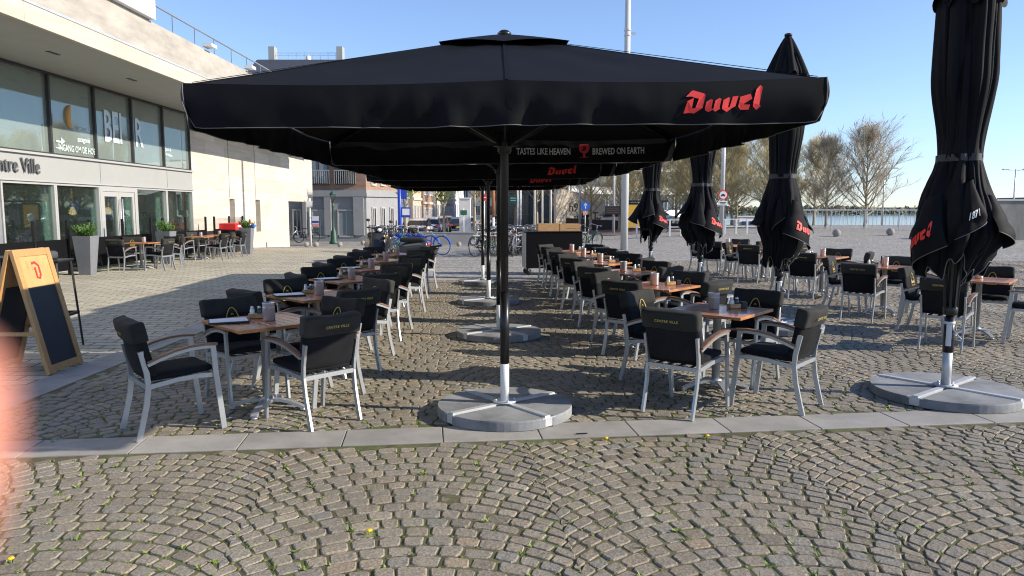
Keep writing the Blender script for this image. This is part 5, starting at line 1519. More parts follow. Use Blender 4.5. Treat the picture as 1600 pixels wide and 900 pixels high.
# --- boat
t = thing('cabin_boat', 'white cabin boat moored behind the railing', 'boat', (22.2, 66, -1.62), R(4))
m = MB()
st_ = [(-4.2, 1.15, 0.0), (-2.5, 1.35, 0), (0, 1.4, 0), (2.4, 1.15, .1), (3.8, .55, .25), (4.6, .03, .4)]
def hull(i, j):
    x, hw, rise = st_[int(round(i * 5))]; s = -1 + 2 * j
    zz_ = 1.25 + rise
    a = abs(s); return (x, hw * math.copysign(min(1, a * 1.6) if a < .999 else 1, s), -.15 + (zz_ + .15) * max(0, (a - .25) / .75) ** .8)
m.grid(hull, 6, 17); m.build('hull', M_render, t)
m = MB(); m.prism([(-4.2, -1.12), (0, -1.36), (2.4, -1.12), (4.5, 0), (2.4, 1.12), (0, 1.36), (-4.2, 1.12)], 1.18, 1.24); m.build('deck', M_white, t)
m = MB(); m.add([(-2.6, -.95, 1.24), (2.2, -.85, 1.24), (2.2, .85, 1.24), (-2.6, .95, 1.24), (-2.4, -.85, 2.55), (.9, -.75, 2.55), (.9, .75, 2.55), (-2.4, .85, 2.55)], [(0, 1, 5, 4), (1, 2, 6, 5), (2, 3, 7, 6), (3, 0, 4, 7), (4, 5, 6, 7)])
cbn = m.build('cabin', M_render, t)
for s in (-1, 1):
    m = MB(); m.box((-.8, s * .93, 1.98), (2.9, .06, .5)); m.build('cabin_window', mat('boat_window_blue', (.03, .08, .2), .1), cbn)
t2 = MB(); t2.box((-.9, 0, 2.62), (3.6, 1.8, .08)); t2.build('cabin_roof', M_white, cbn)

# --- street lamps, signs, poles
def lamp_post(x, y, h_, arms, label, name='street_lamp', r0=.09, cat='lamp post', armlen=1.7):
    z = gz(x, y); t = thing(name, label, cat, (x, y, z))
    m = MB(); m.tube([(0, 0, 0), (0, 0, h_)], [r0, r0 * .6], 12); m.build('pole', M_galv, t)
    for s, hz in arms:
        m = MB(); m.tube([(0, 0, hz), (s * armlen, 0, hz + .05)], .03, 6); a = m.build('arm', M_galv, t)
        m = MB(); m.box((s * armlen, 0, hz + .08), (.55, .22, .12), bev=.03); m.build('lamp_head', M_white, a)
    return t
tp = thing('tall_pole', 'tall thick pale grey steel mast rising behind the open umbrella', 'mast', (4.62, 30.6, gz(4.6, 30.6)))
m = MB(); m.tube([(0, 0, 0), (0, 0, 4), (0, 0, 12)], [.155, .145, .10], 20); m.build('shaft', mat('mast_paint', (.52, .53, .53), .5), tp)
for z in (8.55, 8.75):
    m = MB(); m.lathe([(.13, z), (.145, z + .02), (.145, z + .06), (.13, z + .08)], 18); m.build('clamp', M_galv, tp)
m = MB(); m.box((.24, 0, 8.68), (.18, .08, .08)); m.build('bracket', M_galv, tp)
lp = lamp_post(6.75, 49.5, 7.2, ((-1, 4.1), (1, 4.1)), 'slim lamp post with double arms and a dark display board')
m = MB(); m.box((-.1, -.12, 1.55), (1.0, .1, .55)); db = m.build('display_board', M_blackpl, lp)
m = MB()
for i in range(3): m.box((-.1, -.175, 1.68 - i * .14), (.8, .006, .05))
m.build('display_rows', mat('amber_rows', (.10, .05, .04), .6), db)
lamp_post(5.0, 55, 9.5, ((1, 3.6),), 'slim lamp post with one arm near the beige graffiti wall')
lamp_post(10.6, 57, 8.5, ((-1, 5.0), (1, 5.0)), 'lamp post with two arms in front of the olive trees', armlen=2.6)
lq = lamp_post(29.8, 60, 4.6, ((-1, 4.5), (1, 4.5)), 'small double-headed quay lamp right of the bare tree', armlen=.8, r0=.07)
lamp_post(44.3, 66, 4.8, ((-1, 4.7), (1, 4.7)), 'double-headed quay lamp above the concrete wall', armlen=.9, r0=.08)
sp = thing('sign_pole', 'pale lamp pole carrying a round no-cars sign and a white plate', 'sign', (11.5, 40.9, gz(11.5, 40.9)))
m = MB(); m.tube([(0, 0, 0), (0, 0, 9)], [.13, .09], 14); m.build('pole', M_galv, sp)
def disc(mb, c, r_, th=.02, n=28): mb.add([(c[0] + (x), c[1] + (-z_), c[2] + y) for x, y, z_ in [(r_ * math.cos(2 * PI * i / n), r_ * math.sin(2 * PI * i / n), z_) for z_ in (0, th) for i in range(n)]], [tuple(range(n)), tuple(reversed(range(n, 2 * n)))] + [(i, (i + 1) % n, (i + 1) % n + n, i + n) for i in range(n)])
zc = CAMH + .0 + (326 - 305) / 1160 * 40.9 - gz(11.5, 40.9)
m = MB(); disc(m, (0, -.14, zc), .26, .02); sg = m.build('sign_disc', M_red, sp)
m = MB(); disc(m, (0, -.163, zc), .20, .004); m.build('sign_face', M_whiteprint, sg)
m = MB(); m.box((0, -.172, zc - .02), (.22, .006, .06)); m.box((0, -.172, zc + .03), (.12, .006, .06)); m.box((-.075, -.172, zc - .065), (.04, .006, .04)); m.box((.075, -.172, zc - .065), (.04, .006, .04)); m.build('car_symbol', M_blackpl, sg)
m = MB(); m.box((0, -.15, zc - .44), (.5, .02, .24)); pl_ = m.build('plate', M_whiteprint, sp)
m = MB(); m.box((0, -.163, zc - .40), (.36, .006, .04)); m.box((0, -.163, zc - .48), (.28, .006, .04)); m.build('plate_lines', M_blackpl, pl_)
bsn = thing('blue_sign', 'round blue direction sign on a thin post by the ramp', 'sign', (4.85, 49.4, gz(4.85, 49.4)))
m = MB(); m.tube([(0, 0, 0), (0, 0, 2.15)], .035, 8); m.build('post', M_galv, bsn)
m = MB(); disc(m, (0, -.05, 1.95), .30, .02); d_ = m.build('disc', mat('sign_blue', (.02, .13, .55), .5), bsn)
m = MB(); m.box((0, -.075, 1.92), (.07, .008, .26)); m.add([(-.13, -.079, 2.0), (.13, -.079, 2.0), (0, -.079, 2.17)], [(0, 1, 2)]); m.build('arrow', M_whiteprint, d_)
m = MB(); m.box((0, -.05, 1.5), (.3, .02, .22)); m.build('lower_plate', mat('sign_pink', (.75, .35, .3), .5), bsn)
lt = thing('lantern_post', 'old-fashioned dark green lantern post before the corner building', 'lamp post', (-11.15, 46.5, GB))
m = MB(); m.lathe([(.28, 0), (.28, .12), (.2, .2), (.17, .75), (.10, .9), (.06, 1.05), (.05, 2.3), (.09, 2.35), (.05, 2.42), (.04, 2.62)], 14); m.build('post', mat('lantern_green', (.025, .075, .05), .5), lt)
m = MB(); m.lathe([(.10, 2.62), (.19, 3.05), (.19, 3.07)], 6); hd = m.build('lantern', glassmat('lantern_glass', (.8, .85, .85), refl=.1), lt)
m = MB(); m.lathe([(.22, 3.07), (.16, 3.16), (.05, 3.28), (.03, 3.38), (0, 3.42)], 6); m.build('lantern_cap', MATS['lantern_green'], hd)
wp = thing('white_sign_post', 'thin white post with a small pale sign beside the stone wall corner', 'sign', (-11.7, 43.2, gz(-11.7, 43.2)))
m = MB(); m.tube([(0, 0, 0), (0, 0, 2.75)], .06, 10); m.build('post', M_white, wp)
m = MB(); m.box((0, -.08, 2.42), (.34, .03, .36)); m.build('plate', M_whiteprint, wp)
bs_ = thing('bus_stop_sign', 'tall blue bus stop pole with a small timetable box', 'bus stop', (-5.3, 35.2, gz(-5.3, 35.2)))
m = MB(); m.tube([(0, 0, 0), (0, 0, 3.4)], .09, 12); m.build('pole', mat('stop_blue', (.015, .06, .45), .4), bs_)
m = MB(); m.box((.30, 0, 1.65), (.42, .08, .48)); tb = m.build('timetable_box', MATS['stop_blue'], bs_)
m = MB(); m.box((.30, -.045, 1.67), (.34, .01, .30)); m.build('timetable', M_whiteprint, tb)
m = MB(); m.box((.22, 0, 2.52), (.26, .06, .5)); m.build('flag_plate', MATS['stop_blue'], bs_)
gsn = thing('green_sign', 'small green street sign on a thin white post by the scooter', 'sign', (-3.08, 47.5, GB + .15))
m = MB(); m.tube([(0, 0, 0), (0, 0, 2.1)], .03, 8); m.build('post', M_white, gsn)
m = MB(); m.box((0, -.05, 1.8), (.42, .03, .3)); m.build('plate', mat('sign_green', (.01, .14, .08), .5), gsn)
gs2 = thing('direction_sign', 'large dark green direction sign on white poles above the bicycles', 'sign', (.42, 56, gz(.42, 56)))
for x in (-.0, .22):
    m = MB(); m.tube([(x, 0, 0), (x, 0, 4.6)], .07, 10); m.build('pole', M_white, gs2)
m = MB(); m.box((-.33, -.1, 2.75), (.62, .06, .62)); b_ = m.build('board', MATS['sign_green'], gs2)
m = MB(); m.box((-.33, -.135, 2.85), (.4, .008, .06)); m.box((-.33, -.135, 2.68), (.4, .008, .06)); m.build('board_lines', M_whiteprint, b_)
rwp = thing('red_white_pole', 'rust-orange and white slim post between the umbrella poles', 'post', (-1.3, 52, GB + .1))
m = MB(); m.tube([(0, 0, 1.5), (0, 0, 4.6)], .10, 10); m.build('upper', mat('rust_orange', (.40, .14, .05), .6), rwp)
m = MB(); m.tube([(0, 0, 0), (0, 0, 1.495)], .10, 10); m.build('lower', M_white, rwp)
ne = thing('no_entry_sign', 'red and white no-entry sign on a post, mostly behind the umbrella poles', 'sign', (-1.37, 36.5, gz(-1.37, 36.5)))
m = MB(); m.tube([(0, 0, 0), (0, 0, 2.8)], .04, 8); m.build('post', M_galv, ne)
m = MB(); disc(m, (0, -.05, 2.4), .17); d_ = m.build('disc', M_red, ne)
m = MB(); m.box((0, -.075, 2.4), (.23, .006, .055)); m.build('bar', M_whiteprint, d_)
fpx = [(835, 70), (847, 68), (860, 66), (873, 64), (888, 62)]
for i, (u, yy) in enumerate(fpx):
    x = (u - 800) / 1160 * yy
    t = thing('flagpole', 'bare white flagpole in the row before the white-banded building', 'flagpole', (x, yy, gz(x, yy)), 0, 'white flagpoles')
    m = MB(); m.tube([(0, 0, 0), (0, 0, 8.5)], [.11, .05], 10); m.build('pole', M_white, t)
    m = MB(); m.ico((0, 0, 8.55), .09, 1); m.build('finial', M_white, t)
    
# bus shelter with yellow poster, person waiting
bsx, bsy = 8.35, 50.5; bz = gz(bsx, bsy)
t = thing('bus_shelter', 'glass bus shelter with a yellow advertising poster', 'bus shelter', (bsx, bsy, bz))
m = MB(); m.box((.6, .3, 2.05), (3.0, 1.5, .10)); m.build('roof', M_blackmetal, t)
m = MB(); m.box((-.1, -.3, 1.05), (1.15, .12, 1.75), bev=.02); bx_ = m.build('poster_case', M_blackmetal, t)
m = MB(); m.box((-.1, -.365, 1.05), (1.0, .01, 1.55)); po = m.build('poster', mat('poster_yellow', (.75, .42, .05), .5), bx_)
m = MB(); m.ico((-.1, -.375, .95), .28, 2, (1, .02, 1.1), .4); m.build('poster_figure', mat('poster_pale', (.7, .7, .75), .5), po)
m = MB()
for x in (-.8, 2.0): m.bar((x, 1.0, 0), (x, 1.0, 2.0), .08)
m.build('frame', M_blackmetal, t)
m = MB(); m.box((1.1, 1.0, 1.1), (1.7, .02, 1.6)); m.build('back_glass', glassmat('shelter_glass', (.6, .65, .65), refl=.1), t)
m = MB(); m.box((1.15, .0, .95), (.72, .3, 1.9)); m.build('side_cabinet', mat('cabinet_grey', (.16, .17, .19), .6), t)

# sphere bollards
def bollard(u, v, label, r_=.14, yy=None):
    x, y = gp(u, v, -.35 if u < 900 else .25)
    z = gz(x, y); t = thing('sphere_bollard', label, 'bollard', (x, y, z), 0, 'stone sphere bollards')
    m = MB(); m.ico((0, 0, r_ * .93), r_, 3); m.build('ball', mat('bollard_stone', (.27, .25, .235), .8, var=.2, vs=8), t)
    m = MB(); m.lathe([(r_ * .6, 0), (r_ * .6, .04), (r_ * .4, .06)], 14); m.build('foot', MATS['bollard_stone'], t)
bl = [(479, 389, 'ball bollard directly left of the thin white sign post'), (494, 389, 'ball bollard just right of the thin white sign post'), (531, 388, 'ball bollard in front of the green lantern post'), (567, 379, 'ball bollard near the corner of the grey limestone building'), (573, 387, 'ball bollard between the lantern post and the parked motorcycle'),
      (721, 374, 'smaller looking ball bollard beside the green street sign post'), (717, 385, 'ball bollard right of the blue bicycles, alone on the paving')]
for u, v, l_ in bl: bollard(u, v, l_)
bollard(1307, 369, 'ball bollard before the railing, left of the bare tree', .21); bollard(1391, 368, 'ball bollard before the railing, near the nearest closed umbrella', .21)
bollard(1160, 384, 'ball bollard seen just left of the second closed umbrella', .2); bollard(912, 397, 'dark ball bollard right of the service counter', .2)

# ================================================================ BICYCLES, SCOOTERS, CARS
M_rubber = mat('tyre_rubber', (.018, .018, .018), .8)
M_spoke = mat('spoke_steel', (.45, .46, .47), .4, .7)
def bicycle(label, group, frame_m, tyre_m=None, basket=False, guard=None):
    t = thing('bicycle', label, 'bicycle', group=group)
    wr = .34
    for x, nm in ((-.54, 'w'), (.54, 'w')):
        m = MB(); m.tube([(x + wr * math.cos(a), 0, wr + .02 + wr * math.sin(a)) for a in np.linspace(0, 2 * PI, 29)[:-1]], .019, 6, closed=True); wh = m.build('wheel', tyre_m or M_rubber, t)
        m = MB()
        for a in np.linspace(0, PI, 9)[:-1]: m.bar((x + .33 * math.cos(a), 0, wr + .02 + .33 * math.sin(a)), (x - .33 * math.cos(a), 0, wr + .02 - .33 * math.sin(a)), .004, .004)
        m.lathe([(.03, -.05), (.03, .05)], 8, (0, 0, 0)) if False else None
        m.build('spokes', M_spoke, wh)
        m = MB(); m.sweep([(x + (wr + .035) * math.cos(a), 0, wr + .02 + (wr + .035) * math.sin(a)) for a in np.linspace(.2 if x > 0 else .5, PI - .5 if x > 0 else PI + .1, 14)], .05, .006, (0, 1, 0)) if False else m.sweep([(x + (wr + .035) * math.cos(a), 0, wr + .02 + (wr + .035) * math.sin(a)) for a in np.linspace(.15, PI - .1, 14)], .05, .006, (0, 0, 1)); m.build('mudguard', guard or frame_m, t)
    m = MB(); H = (.42, 0, .82); Sx = (-.16, 0, .72); BB = (-.06, 0, .31); RW = (-.54, 0, .36); FW = (.54, 0, .36)
    for a, b_ in ((H, BB), ((.40, 0, .70), (-.12, 0, .50)), (Sx, BB), (BB, RW), (Sx, RW)): m.tube([a, b_], .019, 8)
    for s in (-1, 1): m.tube([(.44, 0, .72), (.47, s * .05, .62), (.54, s * .05, .36)], .013, 6)
    m.tube([H, (.44, 0, .72)], .022, 8); m.build('frame', frame_m, t)
    m = MB(); m.tube([H, (.40, 0, 1.02)], .014, 6); m.tube([(.24, -.28, 1.02), (.36, -.26, 1.05), (.42, -.06, 1.02), (.42, .06, 1.02), (.36, .26, 1.05), (.24, .28, 1.02)], .013, 6); m.build('handlebar', M_spoke, t)
    m = MB(); m.tube([Sx, (-.18, 0, .90)], .014, 6); st = m.build('seat_post', M_spoke, t)
    m = MB(); m.prism([(-.32, -.085), (-.24, -.10), (-.14, -.05), (.02, -.018), (.02, .018), (-.14, .05), (-.24, .10), (-.32, .085)], .90, .95); m.build('saddle', M_rubber, st)
    m = MB(); m.box((-.52, 0, .75), (.38, .13, .02)); m.bar((-.6, .06, .74), (-.56, .06, .36), .01); m.bar((-.6, -.06, .74), (-.56, -.06, .36), .01); m.build('luggage_rack', M_spoke, t)
    m = MB(); m.bar((-.06, .04, .31), (-.54, .04, .36), .02, .07); m.tube([(-.06, -.10, .31), (-.06, .10, .31)], .02, 6); m.box((.02, -.12, .22), (.08, .09, .02)); m.box((-.14, .12, .40), (.08, .09, .02)); m.build('chain_guard', M_rubber, t)
    if basket:
        m = MB()
        for z in (.80, .88, .96, 1.04): m.tube([(.62 + .15 * math.cos(a), .17 * math.sin(a), z) for a in np.linspace(0, 2 * PI, 13)[:-1]], .008, 4, closed=True)
        for a in np.linspace(0, 2 * PI, 13)[:-1]: m.bar((.62 + .13 * math.cos(a), .15 * math.sin(a), .80), (.62 + .15 * math.cos(a), .17 * math.sin(a), 1.04), .008)
        m.build('basket', M_rubber, t)
    return t
M_bblue = mat('bike_blue', (.02, .10, .55), .35); M_bblack = mat('bike_black', (.015, .015, .017), .35); M_bsilver = mat('bike_silver', (.40, .41, .42), .35, .5); M_bgreen = mat('bike_green', (.02, .09, .06), .4); M_bred = mat('bike_red', (.3, .03, .03), .4)
M_tblue = mat('tyre_blue', (.03, .09, .38), .7)
rb = random.Random(12)
bb = None
for i in range(5):
    x, y = -3.05 - .46 * i, 27.4 + .42 * i
    l_ = ['blue bicycle with blue tyres, rightmost of the blue row', 'second blue bicycle from the right in the blue row', 'middle blue bicycle of the blue row', 'fourth blue bicycle, largely hidden by the scooter', 'leftmost blue bicycle by the young tree'][i]
    if bb is None: bb = bicycle(l_, 'blue bicycles', M_bblue, M_tblue, True); o = bb
    else: o = dup(bb, (0, 0, 0), 0, l_)
    o.location = (x, y, gz(x, y) + .0); o.rotation_euler = (R(-6), 0, R(158) + rb.uniform(-.06, .06))
cl = [bicycle('x', 'bicycles at the stands', M_bblack, None, True), bicycle('x', 'bicycles at the stands', M_bsilver, M_rubber, False, M_bsilver), bicycle('x', 'bicycles at the stands', M_bgreen), bicycle('x', 'bicycles at the stands', M_bred, None, True)]
names = ['black bicycle with basket', 'silver bicycle', 'dark green bicycle', 'dark red bicycle with basket']
used = [0] * 4; n_row = [0, 0]
spots = []
for r_ in range(3):
    for i in range(9):
        x = (-.95, -.7, -.2)[r_] + i * (.36, .38, .42)[r_]; y = (26.6, 28.0, 29.8)[r_] + i * .12
        spots.append((x, y, r_, i))
for x, y, r_, i in spots:
    k_ = (0, 1, 1, 2, 0, 1, 3, 1, 0, 1, 2)[(i * 3 + r_ * 4) % 11]
    l_ = '%s, %s from the left in the %s row at the stands' % (names[k_], ['first', 'second', 'third', 'fourth', 'fifth', 'sixth', 'seventh', 'eighth', 'ninth'][i], ('front', 'middle', 'rear')[r_])
    if not used[k_]: o = cl[k_]; used[k_] = 1; o['label'] = l_
    else: o = dup(cl[k_], (0, 0, 0), 0, l_)
    o.location = (x, y, gz(x, y)); o.rotation_euler = (R(rb.uniform(-9, 9)), 0, R(62 + rb.uniform(-22, 22)) + (PI if rb.random() < .4 else 0))
for (x, y, rz, l_) in ((-14.3, 47.9, 15, 'bicycle leaning by the dark door of the corner building, left one'), (-13.3, 48.2, -10, 'bicycle by the corner building, right one near the pilaster')):
    o = dup(cl[1 if x < -14 else 0], (x, y, GB), R(rz), l_, 'bicycles by the corner building')

def scooter(label, body_m, second):
    t = thing('motor_scooter', label, 'scooter')
    for x in (-.62, .66):
        m = MB(); m.tube([(x + .20 * math.cos(a), 0, .26 + .20 * math.sin(a)) for a in np.linspace(0, 2 * PI, 21)[:-1]], .062, 8, closed=True); wh = m.build('wheel', M_rubber, t)
        m = MB(); mm = MB(); mm.lathe([(0, -.04), (.16, -.04), (.16, .04), (0, .04)], 14); A = Matrix.Rotation(PI / 2, 3, 'X'); m.add([A @ Vector(p_) + Vector((x, 0, .26)) for p_ in mm.v], mm.f); m.build('rim', M_spoke, wh)
    m = MB(); m.softbox((1.05, .40, .36), .14, (8, 5, 4), Matrix.Translation((-.38, 0, .60)) @ Matrix.Rotation(R(8), 4, 'Y'), puff=.03, axis=2); m.softbox((.55, .36, .12), .05, (4, 4, 2), Matrix.Translation((.22, 0, .33))); m.build('body', body_m, t)
    m = MB(); m.softbox((.16, .46, .66), .07, (3, 6, 6), Matrix.Translation((.52, 0, .66)) @ Matrix.Rotation(R(-16), 4, 'Y')); m.softbox((.42, .18, .12), .05, (5, 3, 2), Matrix.Translation((.66, 0, .48))); m.build('front_shield', body_m, t)
    m = MB(); m.softbox((.92, .34, .14), .06, (9, 4, 2), Matrix.Translation((-.36, 0, .86)), puff=.03); m.build('saddle', M_rubber, t)
    m = MB(); m.softbox((.2, .26, .18), .07, (3, 4, 3), Matrix.Translation((.42, 0, 1.06))); hd_ = m.build('handlebar_cover', body_m, t)
    m = MB(); m.ico((.53, 0, 1.05), .07, 2, (.5, 1, .8)); m.build('headlight', M_salt, hd_)
    for s in (-1, 1):
        m = MB(); m.tube([(.40, s * .1, 1.08), (.34, s * .36, 1.10)], .02, 8); gp_ = m.build('grip', M_rubber, t)
        m = MB(); m.tube([(.38, s * .28, 1.1), (.42, s * .34, 1.3)], .008, 5); m.ico((.42, s * .35, 1.33), .055, 2, (.4, 1.2, .8)); m.build('mirror', M_rubber, gp_)
    m = MB(); m.softbox((.06, .24, .09), .03, (2, 4, 2), Matrix.Translation((-.90, 0, .72))); m.build('tail_light', mat('tail_red', (.55, .03, .02), .3), t)
    m = MB(); m.box((-.95, 0, .45), (.01, .2, .16)); m.build('number_plate', M_whiteprint, t)
    return t
M_sgrey = mat('scooter_dark', (.035, .037, .045), .25, .1, coat=.6); M_ssilver = mat('scooter_silver', (.36, .37, .38), .3, .4)
s1 = scooter('dark grey motor scooter parked in front of the blue bicycles', M_sgrey, 0); s1.scale = (.9, .9, .88); s1.location = (-3.3, 22.6, .0); s1.rotation_euler = (0, 0, R(168))
s2 = scooter('silver motor scooter with red lamp by the green street sign', M_ssilver, 1); s2.location = (-1.55, 42.0, gz(-1.5, 42)); s2.rotation_euler = (0, 0, R(200))
s3 = scooter('black motorcycle with amber lamp behind the last left-row chairs', M_bblack, 2); s3.location = (-4.35, 23.4, .0); s3.rotation_euler = (R(-5), 0, R(-70)); 
m = MB(); m.ico((.62, .22, .86), .055, 2); m.build('indicator', mat('amber_lamp', (.85, .4, .02), .3), s3)
o = dup(cl[2], (-4.0, 25.6, 0), R(60), 'dark bicycle between the motorcycle and the bus stop pole', 'bicycles at the stands')

def car(label, paint):
    t = thing('parked_car', label, 'car', group='cars parked along the far street')
    # lower body and cabin as lofted sections along x
    m = MB(); prof = [(-2.1, .35, .78), (-2.0, .28, .92), (-1.2, .25, .95), (.6, .25, .93), (1.5, .26, .80), (2.0, .30, .66), (2.12, .38, .55)]
    def bod(i, j):
        x, zl, zh = prof[int(round(i * 6))]; a = j * 2 * PI
        c_, s_ = math.cos(a), math.sin(a); k_ = .88 * (abs(c_) ** .35) * (1 if c_ > 0 else -1); kz = (abs(s_) ** .5) * (1 if s_ > 0 else -1)
        return (x, k_ * (1 if -1.9 < x < 1.9 else .88), (zl + zh) / 2 + kz * (zh - zl) / 2)
    m.grid(bod, 7, 25); m.build('body', paint, t)
    m = MB(); cab = [(-1.9, .90, .02), (-1.5, 1.30, 1), (-.6, 1.46, 1), (.2, 1.43, 1), (.95, .93, .02)]
    m.add([(x, s * (.82 if b_ == 0 else .66), .88 if b_ == 0 else z) for x, z, f in cab for s in (-1, 1) for b_ in (0, 1)], [(i * 4, i * 4 + 4, i * 4 + 5, i * 4 + 1) for i in range(4)] + [(i * 4 + 2, i * 4 + 3, i * 4 + 7, i * 4 + 6) for i in range(4)] + [(i * 4 + 1, i * 4 + 5, i * 4 + 7, i * 4 + 3) for i in range(4)])
    cbn = m.build('cabin', mat('car_glass', (.02, .025, .03), .06, spec=.8), t)
    m = MB(); m.add([(x, s * .665, z + .012) for x, z in ((-1.5, 1.30), (-.6, 1.46), (.2, 1.43)) for s in (-1, 1)], [(0, 1, 3, 2), (2, 3, 5, 4)]); m.build('roof', paint, cbn)
    A = Matrix.Rotation(PI / 2, 3, 'X')
    for x in (-1.3, 1.3):
        for s in (-1, 1):
            mm = MB(); mm.lathe([(0, -.1), (.27, -.1), (.31, -.06), (.31, .06), (.27, .1), (0, .1)], 18); m = MB(); m.add([A @ Vector(p_) + Vector((x, s * .80, .31)) for p_ in mm.v], mm.f, True); wh = m.build('wheel', M_rubber, t)
            mm = MB(); mm.lathe([(0, -.108), (.19, -.108), (.19, .108), (0, .108)], 12); m = MB(); m.add([A @ Vector(p_) + Vector((x, s * .80, .31)) for p_ in mm.v], mm.f); m.build('rim', M_spoke, wh)
    for s in (-1, 1):
        m = MB(); m.box((2.04, s * .6, .66), (.12, .3, .12), bev=.03); m.build('headlight', M_salt, t)
        m = MB(); m.box((-2.06, s * .68, .80), (.08, .2, .16), bev=.02); m.build('tail_light', MATS['tail_red'], t)
    m = MB(); m.box((-2.11, 0, .62), (.02, .5, .11)); m.build('number_plate', mat('plate_yellow', (.75, .55, .05), .5), t)
    return t
cars = [((-7.1, 58, 88), (.75, .76, .77), 'white car parked nearest on the far street'), ((-6.9, 64, 90), (.35, .45, .60), 'pale blue car parked second on the far street'), ((-6.8, 70.5, 90), (.04, .07, .16), 'dark blue car parked third on the far street'),
        ((-4.7, 66, 95), (.05, .055, .07), 'black car standing in the middle of the far street'), ((-4.5, 75, 92), (.5, .51, .52), 'silver car behind the black one on the far street'), ((-6.9, 78, 90), (.22, .05, .05), 'dark red car parked fourth on the far street'), ((-1.6, 88, 90), (.6, .6, .6), 'pale car far off on the right lane of the street')]
for (x, y, a_), c_, l_ in cars:
    o = car(l_, mat('car_paint_' + l_.split()[0] + l_.split()[1], c_, .25, .2, coat=.8)); o.location = (x, y, gz(x, y)); o.rotation_euler = (0, 0, R(a_))
for x, y, c_, l_ in ((9.0, 60.5, 'white', 'white car behind the dark ramp wall'), (11.6, 61, 'red', 'grey-blue car behind the dark ramp wall, right one')):
    o = car(l_, mat('car_paint_x' + c_, (.7, .7, .7) if c_ == 'white' else (.2, .26, .34), .25, .2, coat=.8)); o.location = (x, y - .6, gz(x, y)); o.rotation_euler = (0, 0, R(5)); o['group'] = 'cars behind the ramp wall'

